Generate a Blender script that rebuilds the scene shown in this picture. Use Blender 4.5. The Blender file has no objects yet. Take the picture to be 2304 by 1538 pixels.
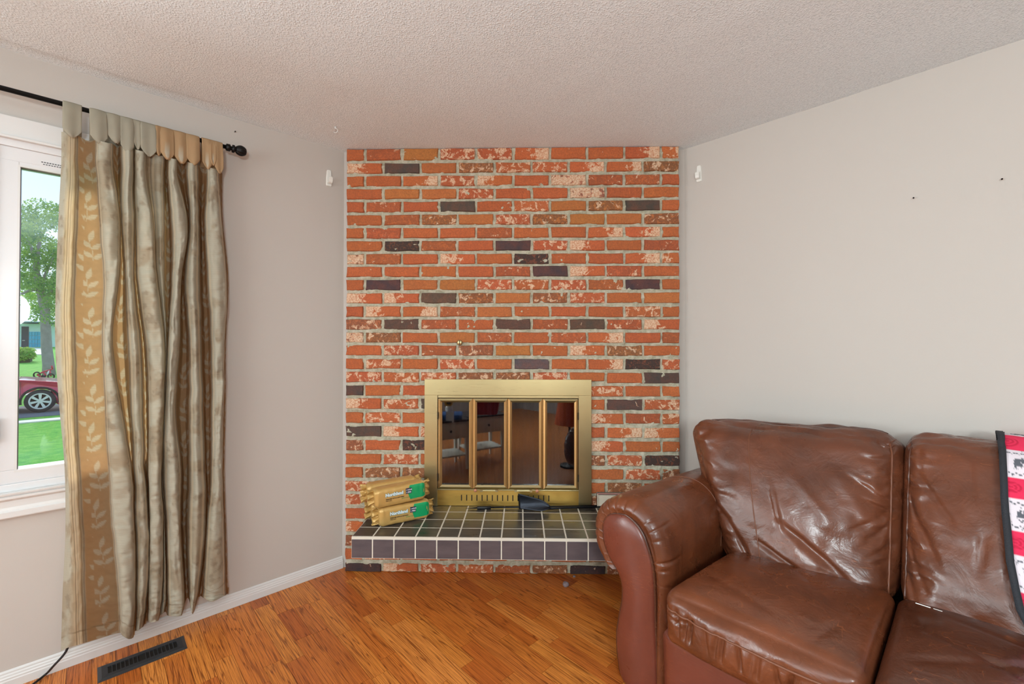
import bpy, bmesh, math, random
import numpy as np
from mathutils import Vector, Matrix

C = bpy.context.scene.collection
SC = bpy.context.scene
rnd = random.Random(7)

# ------------------------------------------------------------------ camera, world, light, exposure
F, PITCH, ROLL, CY, YAW, CD, CH = 981.788, 0.0100, 0.00092, 758.252, -0.02188, 2.50388, 1.32183
XL, XR, CXL, CXR, H = -1.01389, 0.89796, -1.04995, 0.94645, 2.44
cam_fw = Vector((math.sin(YAW)*math.cos(PITCH), math.cos(YAW)*math.cos(PITCH), math.sin(PITCH)))
_r = Vector((math.cos(YAW), -math.sin(YAW), 0)); _u = _r.cross(cam_fw)
cam_r = _r*math.cos(ROLL) + _u*math.sin(ROLL); cam_u = -_r*math.sin(ROLL) + _u*math.cos(ROLL)
cam_o = Vector((0, -CD, CH))
cd = bpy.data.cameras.new('camera'); cam = bpy.data.objects.new('camera', cd); C.objects.link(cam)
cam.matrix_world = Matrix(((cam_r.x, cam_u.x, -cam_fw.x, cam_o.x), (cam_r.y, cam_u.y, -cam_fw.y, cam_o.y),
                           (cam_r.z, cam_u.z, -cam_fw.z, cam_o.z), (0, 0, 0, 1)))
cd.sensor_fit = 'HORIZONTAL'; cd.sensor_width = 36; cd.lens = F*36/2304; cd.shift_y = -(769-CY)/2304
cd.clip_start = 0.05; cd.clip_end = 500
SC.camera = cam

s2 = 2**-.5
CL = Vector((CXL, .045, 0)); CR = Vector((CXR, .045, 0))
aL = Vector((-s2, -s2, 0)); iL = Vector((s2, -s2, 0))      # along the window wall / into the room
aR = Vector((s2, -s2, 0)); iR = Vector((-s2, -s2, 0))      # along the sofa wall / into the room
Z = Vector((0, 0, 1))
def LP(u, w, z): return CL + aL*u + iL*w + Z*z
def RP(s, d, z): return CR + aR*s + iR*d + Z*z

w = bpy.data.worlds.new('world'); SC.world = w; w.use_nodes = True
nt = w.node_tree; nt.nodes.clear()
wo = nt.nodes.new('ShaderNodeOutputWorld'); bg = nt.nodes.new('ShaderNodeBackground')
tc = nt.nodes.new('ShaderNodeTexCoord'); sx = nt.nodes.new('ShaderNodeSeparateXYZ'); cr_ = nt.nodes.new('ShaderNodeValToRGB')
nt.links.new(tc.outputs['Generated'], sx.inputs[0]); nt.links.new(sx.outputs['Z'], cr_.inputs[0])
cr_.color_ramp.elements[0].position = 0.0; cr_.color_ramp.elements[0].color = (.80, .90, 1.0, 1)
cr_.color_ramp.elements[1].position = 0.55; cr_.color_ramp.elements[1].color = (.36, .62, .95, 1)
nt.links.new(cr_.outputs[0], bg.inputs[0]); bg.inputs[1].default_value = 1.25
nt.links.new(bg.outputs[0], wo.inputs[0])

def light(name, kind, loc, target, energy, col=(1, 1, 1), size=1.0, sizey=None):
    l = bpy.data.lights.new(name, kind); l.energy = energy; l.color = col
    o = bpy.data.objects.new(name, l); C.objects.link(o); o.location = loc
    o.rotation_euler = (Vector(target)-Vector(loc)).to_track_quat('-Z', 'Y').to_euler()
    if kind == 'AREA':
        l.size = size
        if sizey: l.shape = 'RECTANGLE'; l.size_y = sizey
    return o
sun = light('sun', 'SUN', (-6, 2, 9), (0, 0, 0), 3.6, (1, .95, .86)); sun.data.angle = math.radians(25)
sun.rotation_euler = (Vector((.95, -.70, -.80))).to_track_quat('-Z', 'Y').to_euler()
# unseen fill lights added to brighten the room: two area panels and a point
light('fill_area_rear', 'AREA', RP(.6, 4.9, 1.5), RP(.9, 0, 1.5), 38, (.83, .955, 1), 2.2, 1.3)
light('fill_area_side', 'AREA', LP(3.4, .16, 1.45), LP(3.95, 4, 1.5), 185, (.83, .955, 1), 2.0, 1.3)
_l = light('fill_point', 'POINT', RP(2.2, 3.1, 1.62), RP(1.2, 3.1, 0), 112, (.84, .965, 1)); _l.data.shadow_soft_size = .18  # bare point fill added to lift the ceiling, no fixture modelled
SC.view_settings.view_transform = 'Standard'; SC.view_settings.look = 'None'
SC.view_settings.gamma = 1; SC.view_settings.use_curve_mapping = False
SC.view_settings.exposure = 0.24

# ------------------------------------------------------------------ helpers
def hit(px, py, n, p0):
    d = cam_fw + cam_r*((px-1152)/F) - cam_u*((py-CY)/F)
    t = (Vector(p0)-cam_o).dot(n)/d.dot(n)
    return cam_o + d*t
def hitL(px, py, wv=0.):
    q = hit(px, py, iL, CL+iL*wv)-CL; return q.dot(aL), q.z
def hitB(px, py, y=0.):
    q = hit(px, py, Vector((0, 1, 0)), (0, y, 0)); return q.x, q.z
def hitZ(px, py, z): return hit(px, py, Z, (0, 0, z))
def lin(r, g=None, b=None):
    if g is None: r, g, b = r
    f = lambda c: ((c/255+.055)/1.055)**2.4 if c > 10.3 else c/255/12.92
    return (f(r), f(g), f(b))
def lin_np(a):
    a = np.asarray(a, float)/255; return np.where(a > .04045, ((a+.055)/1.055)**2.4, a/12.92)

def mesh(name, verts, faces, smooth=False):
    me = bpy.data.meshes.new(name); me.from_pydata([tuple(v) for v in verts], [], [tuple(f) for f in faces])
    if smooth: me.polygons.foreach_set('use_smooth', [True]*len(me.polygons))
    me.update(); return me
def obj(name, me, mat=None, parent=None, **kw):
    o = bpy.data.objects.new(name, me); C.objects.link(o)
    if mat is not None and me is not None and len(me.materials) == 0: me.materials.append(mat)
    if parent is not None: o.parent = parent
    for k, v in kw.items(): o[k] = v
    return o
def tag(o, label, cat, group=None, kind=None):
    o['label'] = label; o['category'] = cat
    if group: o['group'] = group
    if kind: o['kind'] = kind
    return o
def thing(name, label, cat, loc=(0, 0, 0), group=None, rz=0):
    o = bpy.data.objects.new(name, None); C.objects.link(o); o.location = loc; o.rotation_euler = (0, 0, rz)
    o.empty_display_size = .05
    return tag(o, label, cat, group)

class MB:
    def __init__(s): s.v = []; s.f = []
    def add(s, vs, fs):
        b = len(s.v); s.v += [Vector(v) for v in vs]; s.f += [tuple(i+b for i in f) for f in fs]; return s
    def box(s, o, ax, ay, az):
        o = Vector(o); ax = Vector(ax); ay = Vector(ay); az = Vector(az)
        vs = [o, o+ax, o+ax+ay, o+ay, o+az, o+ax+az, o+ax+ay+az, o+ay+az]
        if ax.cross(ay).dot(az) > 0: fs = [(0, 3, 2, 1), (4, 5, 6, 7), (0, 1, 5, 4), (1, 2, 6, 5), (2, 3, 7, 6), (3, 0, 4, 7)]
        else: fs = [(0, 1, 2, 3), (4, 7, 6, 5), (0, 4, 5, 1), (1, 5, 6, 2), (2, 6, 7, 3), (3, 7, 4, 0)]
        return s.add(vs, fs)
    def cbox(s, c, sx, sy, sz): # centred axis aligned
        return s.box((c[0]-sx/2, c[1]-sy/2, c[2]-sz/2), (sx, 0, 0), (0, sy, 0), (0, 0, sz))
    def lbox(s, u0, u1, w0, w1, z0, z1):
        return s.box(LP(u0, w0, z0), aL*(u1-u0), iL*(w1-w0), Z*(z1-z0))
    def rbox(s, a, b, c, d, z0, z1):
        return s.box(RP(a, c, z0), aR*(b-a), iR*(d-c), Z*(z1-z0))
    def tube(s, pts, r, n=10, cap=True):
        pts = [Vector(p) for p in pts]; m = len(pts); rs = r if hasattr(r, '__len__') else [r]*m
        b = len(s.v); up = None
        for i, p in enumerate(pts):
            t = (pts[min(i+1, m-1)]-pts[max(i-1, 0)]).normalized()
            if up is None: up = t.orthogonal().normalized()
            up = (up-t*up.dot(t)).normalized(); sd = t.cross(up)
            for k in range(n):
                a = 2*math.pi*k/n; s.v.append(p+(up*math.cos(a)+sd*math.sin(a))*rs[i])
        for i in range(m-1):
            for k in range(n):
                k2 = (k+1) % n; s.f.append((b+i*n+k, b+i*n+k2, b+(i+1)*n+k2, b+(i+1)*n+k))
        if cap:
            s.f.append(tuple(b+k for k in reversed(range(n)))); s.f.append(tuple(b+(m-1)*n+k for k in range(n)))
        return s
    def prism(s, poly, o, ex, ey, ext, depth): # 2-D outline extruded
        o = Vector(o); ex = Vector(ex); ey = Vector(ey); ext = Vector(ext)
        n = len(poly); a = [o+ex*p[0]+ey*p[1] for p in poly]; b = [q+ext*depth for q in a]
        return s.add(a+b, [tuple(range(n)), tuple(reversed(range(n, 2*n)))]+[(i, i+n, (i+1) % n+n, (i+1) % n) for i in range(n)])
    def build(s, name, mat=None, parent=None, smooth=False, bevel=0, **kw):
        me = mesh(name, s.v, s.f, smooth)
        bm = bmesh.new(); bm.from_mesh(me); bmesh.ops.recalc_face_normals(bm, faces=bm.faces)
        if bevel: bmesh.ops.bevel(bm, geom=[e for e in bm.edges if e.calc_face_angle(0) > .5], offset=bevel, segments=2, affect='EDGES', profile=.6)
        bm.to_mesh(me); bm.free()
        return obj(name, me, mat, parent, **kw)

def grid_faces(nu, nv, wrap=False):
    i = np.arange(nu-1 if not wrap else nu)[:, None]; j = np.arange(nv-1)[None, :]
    a = i*nv+j; b = ((i+1) % nu)*nv+j
    return np.stack([a, b, b+1, a+1], -1).reshape(-1, 4)
def np_mesh(name, V, Fq, smooth=True):
    me = bpy.data.meshes.new(name); V = np.asarray(V, np.float32).reshape(-1, 3); Fq = np.asarray(Fq, np.int32)
    me.vertices.add(len(V)); me.vertices.foreach_set('co', V.ravel())
    k = Fq.shape[1]; me.loops.add(Fq.size); me.loops.foreach_set('vertex_index', Fq.ravel())
    me.polygons.add(len(Fq)); me.polygons.foreach_set('loop_start', np.arange(0, Fq.size, k, dtype=np.int32))
    me.polygons.foreach_set('use_smooth', np.full(len(Fq), smooth)); me.update(calc_edges=True); me.validate()
    return me
def set_col(me, col, name='pattern', alpha=.3):
    a = me.color_attributes.new(name, 'FLOAT_COLOR', 'POINT')
    c = np.ones((len(me.vertices), 4), np.float32); c[:, :3] = np.asarray(col).reshape(-1, 3); c[:, 3] = np.broadcast_to(np.asarray(alpha).ravel(), len(c)); a.data.foreach_set('color', c.ravel())
def vnoise(x, y, seed=0):
    x = np.asarray(x, float); y = np.asarray(y, float); xi = np.floor(x).astype(np.int64); yi = np.floor(y).astype(np.int64)
    fx = x-xi; fy = y-yi; fx = fx*fx*(3-2*fx); fy = fy*fy*(3-2*fy)
    def h(a, b):
        n = (a*374761393+b*668265263+seed*974634777) & 0xffffffff; n = ((n ^ (n >> 13))*1274126177) & 0xffffffff
        return ((n ^ (n >> 16)) & 0xffff)/65535.
    return (h(xi, yi)*(1-fx)+h(xi+1, yi)*fx)*(1-fy)+(h(xi, yi+1)*(1-fx)+h(xi+1, yi+1)*fx)*fy
def fbm(x, y, seed=0, o=3): return sum(vnoise(x*2**i, y*2**i, seed+i)*.5**i for i in range(o))/sum(.5**i for i in range(o))
def sstep(a, b, x): t = np.clip((np.asarray(x, float)-a)/(b-a), 0, 1); return t*t*(3-2*t)
def crom(ctrl, xs, ts): # catmull-rom through ctrl (n,k) at knots xs, evaluated at ts
    ctrl = np.asarray(ctrl, float); xs = np.asarray(xs, float); ts = np.asarray(ts, float)
    m = np.gradient(ctrl, xs, axis=0); i = np.clip(np.searchsorted(xs, ts, 'right')-1, 0, len(xs)-2)
    h = (xs[i+1]-xs[i]); t = ((ts-xs[i])/h); sh = (-1,)+(1,)*(ctrl.ndim-1); t = t.reshape(sh); h = h.reshape(sh)
    return (2*t**3-3*t**2+1)*ctrl[i]+(t**3-2*t**2+t)*h*m[i]+(-2*t**3+3*t**2)*ctrl[i+1]+(t**3-t**2)*h*m[i+1]

# ------------------------------------------------------------------ materials
class Mat:
    def __init__(s, name, col=(.8, .8, .8), rough=.5, metal=0., **kw):
        s.m = bpy.data.materials.new(name); s.m.use_nodes = True; s.t = s.m.node_tree
        s.b = s.t.nodes['Principled BSDF']; s.out = s.t.nodes['Material Output']
        s.b.inputs['Base Color'].default_value = (*col, 1); s.b.inputs['Roughness'].default_value = rough; s.b.inputs['Metallic'].default_value = metal
        for k, v in kw.items():
            s.b.inputs[k.replace('_', ' ')].default_value = v
    def n(s, t, **kw):
        nd = s.t.nodes.new('ShaderNode'+t)
        for k, v in kw.items(): setattr(nd, k, v)
        return nd
    def l(s, a, b): s.t.links.new(a, b)
    def coords(s, kind='Object', scale=(1, 1, 1), rot=(0, 0, 0)):
        tc = s.n('TexCoord'); mp = s.n('Mapping'); mp.inputs['Scale'].default_value = scale; mp.inputs['Rotation'].default_value = rot
        s.l(tc.outputs[kind], mp.inputs[0]); return mp.outputs[0]
    def noise(s, vec, scale, detail=3, rough=.55, dist=0.):
        nd = s.n('TexNoise'); nd.inputs['Scale'].default_value = scale; nd.inputs['Detail'].default_value = detail
        nd.inputs['Roughness'].default_value = rough; nd.inputs['Distortion'].default_value = dist
        if vec is not None: s.l(vec, nd.inputs['Vector'])
        return nd.outputs['Fac']
    def ramp(s, fac, stops):
        nd = s.n('ValToRGB'); e = nd.color_ramp.elements
        while len(e) < len(stops): e.new(.5)
        for i, (p, c) in enumerate(stops):
            e[i].position = p; e[i].color = (*c, 1) if hasattr(c, '__len__') else (c, c, c, 1)
        s.l(fac, nd.inputs[0]); return nd.outputs[0]
    def mix(s, fac, a, b, mode='MIX'):
        nd = s.n('Mix', data_type='RGBA', blend_type=mode)
        for sock, v in ((nd.inputs[0], fac), (nd.inputs[6], a), (nd.inputs[7], b)):
            if hasattr(v, 'links'): s.l(v, sock)
            elif hasattr(v, '__len__'): sock.default_value = (*v, 1)
            else: sock.default_value = v
        return nd.outputs[2]
    def math(s, op, a, b=0., c=0.):
        nd = s.n('Math', operation=op)
        for i, v in enumerate((a, b, c)):
            if hasattr(v, 'links'): s.l(v, nd.inputs[i])
            else: nd.inputs[i].default_value = v
        return nd.outputs[0]
    def attr(s, name, kind='OBJECT', out='Fac'):
        nd = s.n('Attribute', attribute_type=kind); nd.attribute_name = name; return nd.outputs[out]
    def col(s, sock): s.l(sock, s.b.inputs['Base Color']); return s
    def rough(s, sock): s.l(sock, s.b.inputs['Roughness']); return s
    def bump(s, h, strength=.3, dist=.005, prev=None):
        nd = s.n('Bump'); nd.inputs['Strength'].default_value = strength; nd.inputs['Distance'].default_value = dist
        s.l(h, nd.inputs['Height'])
        if prev is not None: s.l(prev, nd.inputs['Normal'])
        s.l(nd.outputs[0], s.b.inputs['Normal']); return nd.outputs[0]

def simple(name, rgb, rough=.5, metal=0., bump=0, bscale=80, var=.08, **kw):
    c = lin(rgb); m = Mat(name, c, rough, metal, **kw); v = m.coords()
    f = m.noise(v, 6, 3); m.col(m.mix(f, tuple(x*(1-var) for x in c), tuple(min(1, x*(1+var)) for x in c)))
    if bump: m.bump(m.noise(v, bscale, 3), bump, .003)
    return m.m

# wall paint
def paint(name, rgb):
    c = lin(rgb); m = Mat(name, c, .75); v = m.coords(); f = m.noise(v, 1.2, 3)
    m.col(m.mix(f, tuple(x*.965 for x in c), tuple(min(1, x*1.03) for x in c)))
    m.bump(m.noise(v, 160, 4), .08, .002); return m.m
M_wall = paint('wall_paint', (196, 189, 182))
_m = Mat('ceiling_stipple', lin(222, 221, 218), .9); _v = _m.coords()
_n1 = _m.noise(_v, 210, 4, .7); _vo = _m.n('TexVoronoi'); _vo.inputs['Scale'].default_value = 130; _vo.inputs['Randomness'].default_value = 1.; _m.l(_v, _vo.inputs['Vector'])
_h = _m.math('ADD', _m.ramp(_vo.outputs['Distance'], [(.05, 1.), (.55, 0.)]), _m.math('MULTIPLY', _n1, 1.1))
_m.bump(_h, .42, .004)
_m.col(_m.mix(_m.ramp(_n1, [(.36, 0.), (.52, 1.)]), lin(212, 221, 225), lin(236, 243, 246))); M_ceil = _m.m
M_white = simple('white_trim_paint', (218, 217, 215), .38, var=.02)
M_vinyl = simple('white_vinyl', (220, 220, 221), .3, var=.015)
M_spacer = simple('dark_glazing_spacer', (112, 102, 108), .5)
M_black = simple('black_metal', (26, 25, 25), .38, .6)
M_blackp = simple('black_plastic', (22, 23, 26), .45)
M_wplastic = simple('white_plastic', (236, 236, 230), .3, var=.02)

# brick
_m = Mat('fired_brick', (.5, .1, .04), .85); _v = _m.coords('Object'); _oi = _m.n('ObjectInfo')
_cv = _m.n('CombineXYZ'); _m.l(_m.math('MULTIPLY', _oi.outputs['Random'], 37.), _cv.inputs[2]); _m.l(_m.math('MULTIPLY', _oi.outputs['Random'], 11.), _cv.inputs[0])
_va = _m.n('VectorMath', operation='ADD'); _m.l(_v, _va.inputs[0]); _m.l(_cv.outputs[0], _va.inputs[1]); _vv = _va.outputs[0]
_big = _m.noise(_vv, 14, 3, .6); _med = _m.noise(_vv, 45, 4, .65, 1.2); _fin = _m.noise(_vv, 130, 3, .6)
_base = _m.mix(_m.ramp(_big, [(.3, 0.), (.7, 1.)]), _m.mix(.30, _oi.outputs['Color'], lin(165, 82, 40)), _oi.outputs['Color'])
_base = _m.mix(_m.ramp(_fin, [(.3, .55), (.62, 0.)]), _base, _m.mix(.6, _oi.outputs['Color'], (.05, .03, .02)))
_dark = _m.math('MULTIPLY', _m.ramp(_med, [(.50, 1.), (.60, 0.)]), _m.attr('dark_fleck'))
_base = _m.mix(_dark, _base, lin(58, 48, 44))
_sx = _m.n('SeparateXYZ'); _m.l(_v, _sx.inputs[0])
_side = _m.math('MULTIPLY', _m.math('MULTIPLY', _sx.outputs['X'], _m.attr('patch_side')), 7.)
_wn = _m.noise(_vv, 30, 4, .6, .7)
_th = _m.math('ADD', _m.math('ADD', _m.math('MULTIPLY', _m.math('SUBTRACT', _wn, .5), 2.4), _side), _m.math('SUBTRACT', _m.attr('patch_amount'), .5))
_wm = _m.ramp(_m.math('ADD', _th, .5), [(.48, 0.), (.60, 1.)])
_base = _m.mix(_m.math('MULTIPLY', _wm, .80), _base, _m.mix(_m.ramp(_fin, [(.35, 0.), (.6, 1.)]), lin(200, 140, 104), lin(228, 206, 176)))
_m.col(_base)
_b1 = _m.bump(_big, .5, .006); _b2 = _m.bump(_med, .55, .004, _b1); _m.bump(_fin, .35, .002, _b2)
M_brick = _m.m
_m = Mat('mortar', lin(168, 165, 143), .95); _v = _m.coords(); _f = _m.noise(_v, 30, 5, .7)
_m.col(_m.ramp(_f, [(.3, lin(150, 145, 124)), (.5, lin(182, 178, 156)), (.7, lin(206, 198, 182))])); _m.bump(_m.noise(_v, 160, 4, .7), .7, .004); M_mortar = _m.m
_m = Mat('firebox_soot', lin(24, 23, 24), .95); _m.bump(_m.noise(_m.coords(), 60), .4, .004); M_soot = _m.m

# hearth tile
def tile_mat(name, a, b, rough):
    m = Mat(name, lin(a), rough); v = m.coords('Object'); oi = m.n('ObjectInfo')
    va = m.n('VectorMath', operation='ADD'); cv = m.n('CombineXYZ'); m.l(m.math('MULTIPLY', oi.outputs['Random'], 9.), cv.inputs[1]); m.l(v, va.inputs[0]); m.l(cv.outputs[0], va.inputs[1])
    mp = m.n('Mapping'); mp.inputs['Scale'].default_value = (1, 5, 3); m.l(va.outputs[0], mp.inputs[0])
    f = m.noise(mp.outputs[0], 9, 3); m.col(m.mix(m.ramp(f, [(.35, 0.), (.65, 1.)]), lin(a), lin(b)))
    m.rough(m.ramp(f, [(.2, rough*.8), (.8, rough*1.25)])); m.bump(m.noise(v, 14, 3), .25, .004); return m.m
M_tile = tile_mat('slate_grey_tile', (54, 51, 48), (76, 70, 64), .31)
M_tilef = tile_mat('slate_grey_tile_front', (78, 71, 76), (92, 82, 86), .36)
M_grout = simple('pale_grout', (214, 208, 194), .9, bump=.4)

# brass
def brass(name, rgb, rough, sc=(3, 3, 260)):
    m = Mat(name, lin(rgb), rough, 1.0); v = m.coords('Object', sc); f = m.noise(v, 3, 3, .6)
    m.rough(m.ramp(f, [(.3, rough*.8), (.7, rough*1.3)])); m.bump(f, .06, .001)
    m.col(m.mix(m.noise(m.coords('Object'), 5, 3), tuple(x*.85 for x in lin(rgb)), lin(rgb))); return m.m
M_brass = brass('brushed_antique_brass', (188, 172, 128), .34)
M_brassv = brass('brushed_brass_door_frame', (240, 200, 138), .42, (260, 3, 3))
M_brassp = brass('polished_brass_lower_panel', (220, 180, 96), .38, (3, 3, 40))
M_groove = simple('dark_gap', (22, 17, 12), .8)
# fire screen mesh
_m = Mat('wire_mesh_screen', lin(30, 32, 36), .5, .3); _v = _m.coords('Object', (1, 1, 1), (0, math.radians(35), 0))
_w1 = _m.n('TexWave'); _w1.inputs['Scale'].default_value = 62; _w1.wave_profile = 'SIN'; _m.l(_v, _w1.inputs['Vector'])
_w2 = _m.n('TexWave'); _w2.inputs['Scale'].default_value = 62; _w2.bands_direction = 'Z'; _m.l(_v, _w2.inputs['Vector'])
_wf = _m.math('MAXIMUM', _w1.outputs['Fac'], _w2.outputs['Fac'])
_m.col(_m.ramp(_wf, [(.55, lin(10, 11, 13)), (.95, lin(190, 192, 190))])); _m.bump(_wf, .4, .002); M_mesh = _m.m
# tinted door glass
def glass(name, tint, refl):
    m = Mat(name); g = m.n('BsdfGlossy'); g.inputs['Roughness'].default_value = .02; t = m.n('BsdfTransparent'); t.inputs[0].default_value = (*tint, 1)
    fr = m.n('Fresnel'); fr.inputs[0].default_value = 1.5; mx = m.n('MixShader'); m.l(m.math('ADD', fr.outputs[0], refl), mx.inputs[0])
    m.l(t.outputs[0], mx.inputs[1]); m.l(g.outputs[0], mx.inputs[2]); m.l(mx.outputs[0], m.out.inputs[0]); return m.m
M_dglass = glass('smoked_door_glass', (.42, .42, .46), .085)
M_glass = glass('window_glass', (.97, .98, .98), .0)

# laminate floor
_m = Mat('oak_laminate', lin(178, 104, 48), .34, Specular_IOR_Level=.35); _v = _m.coords('Object'); _oi = _m.n('ObjectInfo')
_cv = _m.n('CombineXYZ'); _m.l(_m.math('MULTIPLY', _oi.outputs['Random'], 53.), _cv.inputs[1]); _m.l(_m.math('MULTIPLY', _oi.outputs['Random'], 17.), _cv.inputs[2])
_va = _m.n('VectorMath', operation='ADD'); _m.l(_v, _va.inputs[0]); _m.l(_cv.outputs[0], _va.inputs[1])
_mp = _m.n('Mapping'); _mp.inputs['Scale'].default_value = (.34, 10, 1); _m.l(_va.outputs[0], _mp.inputs[0])
_g = _m.noise(_mp.outputs[0], 3.2, 2, .5, .25)
_ring = _m.math('FRACT', _m.math('MULTIPLY', _g, 9.)); _ring = _m.math('ABSOLUTE', _m.math('SUBTRACT', _ring, .5))
_mp2 = _m.n('Mapping'); _mp2.inputs['Scale'].default_value = (2.2, 130, 1); _m.l(_va.outputs[0], _mp2.inputs[0]); _fi = _m.noise(_mp2.outputs[0], 3, 4, .7)
_hue = _m.ramp(_oi.outputs['Random'], [(0., lin(186, 98, 38)), (.3, lin(210, 122, 50)), (.6, lin(224, 142, 62)), (.8, lin(194, 104, 42)), (1., lin(234, 152, 72))])
_c = _m.mix(_m.math('MULTIPLY', _m.ramp(_ring, [(.02, 1.), (.14, 0.)]), .75), _hue, lin(104, 44, 14))
_c = _m.mix(_m.ramp(_fi, [(.36, .8), (.54, 0.)]), _c, lin(122, 56, 20)); _m.col(_c)
_m.rough(_m.ramp(_fi, [(.3, .42), (.6, .30)])); _m.bump(_fi, .08, .001); M_floor = _m.m

# leather
def leather(name, a, b, rough=.36, wr=.5):
    m = Mat(name, lin(a), rough, Specular_IOR_Level=.55, Coat_Weight=.12, Coat_Roughness=.25); v = m.coords('Object')
    big = m.noise(v, 5, 4, .6, .6); fine = m.noise(v, 260, 3, .6)
    vo = m.n('TexVoronoi', feature='DISTANCE_TO_EDGE'); vo.inputs['Scale'].default_value = 340; m.l(v, vo.inputs['Vector'])
    c = m.mix(m.ramp(big, [(.3, 0.), (.7, 1.)]), lin(a), lin(b))
    # fine pale scratches
    sc = None
    for i, (rot, dens) in enumerate(((.6, 13), (-.5, 10), (1.3, 9))):
        vv = m.coords('Object', (1.5, 1.5, dens*3), (rot, rot*.8, rot*1.7)); nn = m.noise(vv, 5, 2, .4, .3)
        ln = m.ramp(m.math('ABSOLUTE', m.math('SUBTRACT', nn, .5)), [(.0, 1.), (.006, 0.)])
        gate = m.ramp(m.noise(v, 6+i*2, 2), [(.52, 0.), (.66, 1.)]); ln = m.math('MULTIPLY', ln, gate)
        sc = ln if sc is None else m.math('MAXIMUM', sc, ln)
    c = m.mix(m.math('MULTIPLY', sc, .5), c, lin(186, 110, 66)); m.col(c)
    m.rough(m.ramp(m.noise(v, 9, 3, .5), [(.3, rough*.85), (.7, rough*1.2)]))
    wv = m.coords('Object', (1, 1, 1)); w1 = m.noise(wv, 9, 4, .55, 1.5)
    b1 = m.bump(w1, wr*.32, .02); b2 = m.bump(m.noise(v, 38, 3, .6, 1.), wr*.22, .006, b1); b3 = m.bump(vo.outputs['Distance'], .05, .0006, b2)
    return m.m
M_leather = leather('brown_leather', (86, 45, 26), (118, 64, 38), .29)
M_leatherb = leather('brown_leather_back', (80, 43, 27), (112, 62, 40), .28, .5)
M_leatherp = leather('reddish_vinyl_match', (104, 52, 39), (118, 60, 45), .31, .18)
M_leatherd = leather('dark_brown_leather', (66, 34, 21), (90, 48, 30), .30, .5)
M_piping = simple('tan_worn_piping', (116, 70, 48), .5, bump=.3)
# vertex painted cloths
def cloth(name, rough=.9, trans=0., tcol=(1, .6, .3), bump=.4, weave=900):
    m = Mat(name, (.5, .5, .5), rough); c = m.attr('pattern', 'GEOMETRY', 'Color'); m.col(c); v = m.coords()
    m.bump(m.noise(v, weave*.5, 3, .7), bump, .0012)
    if trans:
        t = m.n('BsdfTranslucent'); m.l(m.mix(1., c, tcol, 'MULTIPLY'), t.inputs[0]); mx = m.n('MixShader'); _at = m.n('Attribute', attribute_type='GEOMETRY'); _at.attribute_name = 'pattern'; m.l(_at.outputs['Alpha'], mx.inputs[0])
        m.l(m.b.outputs[0], mx.inputs[1]); m.l(t.outputs[0], mx.inputs[2]); m.l(mx.outputs[0], m.out.inputs[0])
    return m.m
M_curtain = cloth('leaf_brocade', .8, .42, (1.0, .86, .70))
M_blanket = cloth('fleece_print', .95, 0, bump=.6, weave=600)
M_foil = simple('kraft_gold_wrap', (206, 168, 100), .28, .25, bump=.9, bscale=26, var=.18)
M_green = simple('green_print_film', (24, 156, 96), .25, bump=.3, bscale=22)
M_ink = simple('white_ink', (238, 244, 246), .5); M_inkd = simple('black_ink', (46, 40, 34), .5); M_badge = simple('navy_ink', (44, 42, 72), .4); M_cyan = simple('cyan_ink', (70, 178, 196), .4)
M_iron = simple('black_iron', (42, 46, 54), .33, .75, bump=.4, bscale=40)
M_pewter = simple('pewter', (150, 152, 148), .35, .8)
M_register = simple('charcoal_register', (62, 64, 68), .4, .4)
M_dust = simple('grey_lint', (140, 126, 128), 1.)
# ------------------------------------------------------------------ room shell
S0 = (CL-CR).dot(aR)            # the window wall, in sofa-wall coordinates
ST = dict(kind='structure')
UE, SE, DE = 5.0, 3.7, 5.1
floor = MB().rbox(S0-.15, SE+.1, -.1, DE+.1, -.08, -.013).build('floor', simple('subfloor', (70, 45, 28), .9), **ST)
# window opening in the left wall
WU0, WU1, WZ0, WZ1 = .76, 2.02, .745, 2.10
wl = MB()
wl.lbox(-.05, WU0, -.14, 0, -.05, H+.05); wl.lbox(WU1, UE+.1, -.14, 0, -.05, H+.05)
wl.lbox(WU0, WU1, -.14, 0, -.05, WZ0); wl.lbox(WU0, WU1, -.14, 0, WZ1, H+.05)
wall_left = wl.build('wall_left', M_wall, **ST)
wall_right = MB().rbox(-.05, SE+.1, -.14, 0, -.05, H+.05).build('wall_right', M_wall, **ST)
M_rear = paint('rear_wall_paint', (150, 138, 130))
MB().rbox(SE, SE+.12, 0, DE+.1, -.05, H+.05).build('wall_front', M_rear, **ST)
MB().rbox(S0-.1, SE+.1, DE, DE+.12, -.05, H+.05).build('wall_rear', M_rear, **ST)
# ceiling with a shallow taped ridge along the window wall
us = np.linspace(-1.52, UE+.1, 120); ws = np.concatenate([np.linspace(-.06, .16, 34), np.linspace(.2, SE-S0+.1, 40)])
U, W = np.meshgrid(us, ws, indexing='ij')
drop = .013*sstep(.096, .110, W)*sstep(.9, .25, W)*sstep(.50, 1.0, U)
nz = (vnoise(U*9, W*9, 3)-.5)*.004
P = np.array(CL)[None, None]+np.array(aL)*U[..., None]+np.array(iL)*W[..., None]; P[..., 2] = H-drop+nz
nu, nw = U.shape; top = P.copy(); top[..., 2] = H+.08
fb = grid_faces(nu, nw)[:, ::-1]; ft = grid_faces(nu, nw)+nu*nw
ceiling = obj('ceiling', np_mesh('ceiling', np.concatenate([P.reshape(-1, 3), top.reshape(-1, 3)]), np.concatenate([fb, ft])), M_ceil, **ST)

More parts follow.
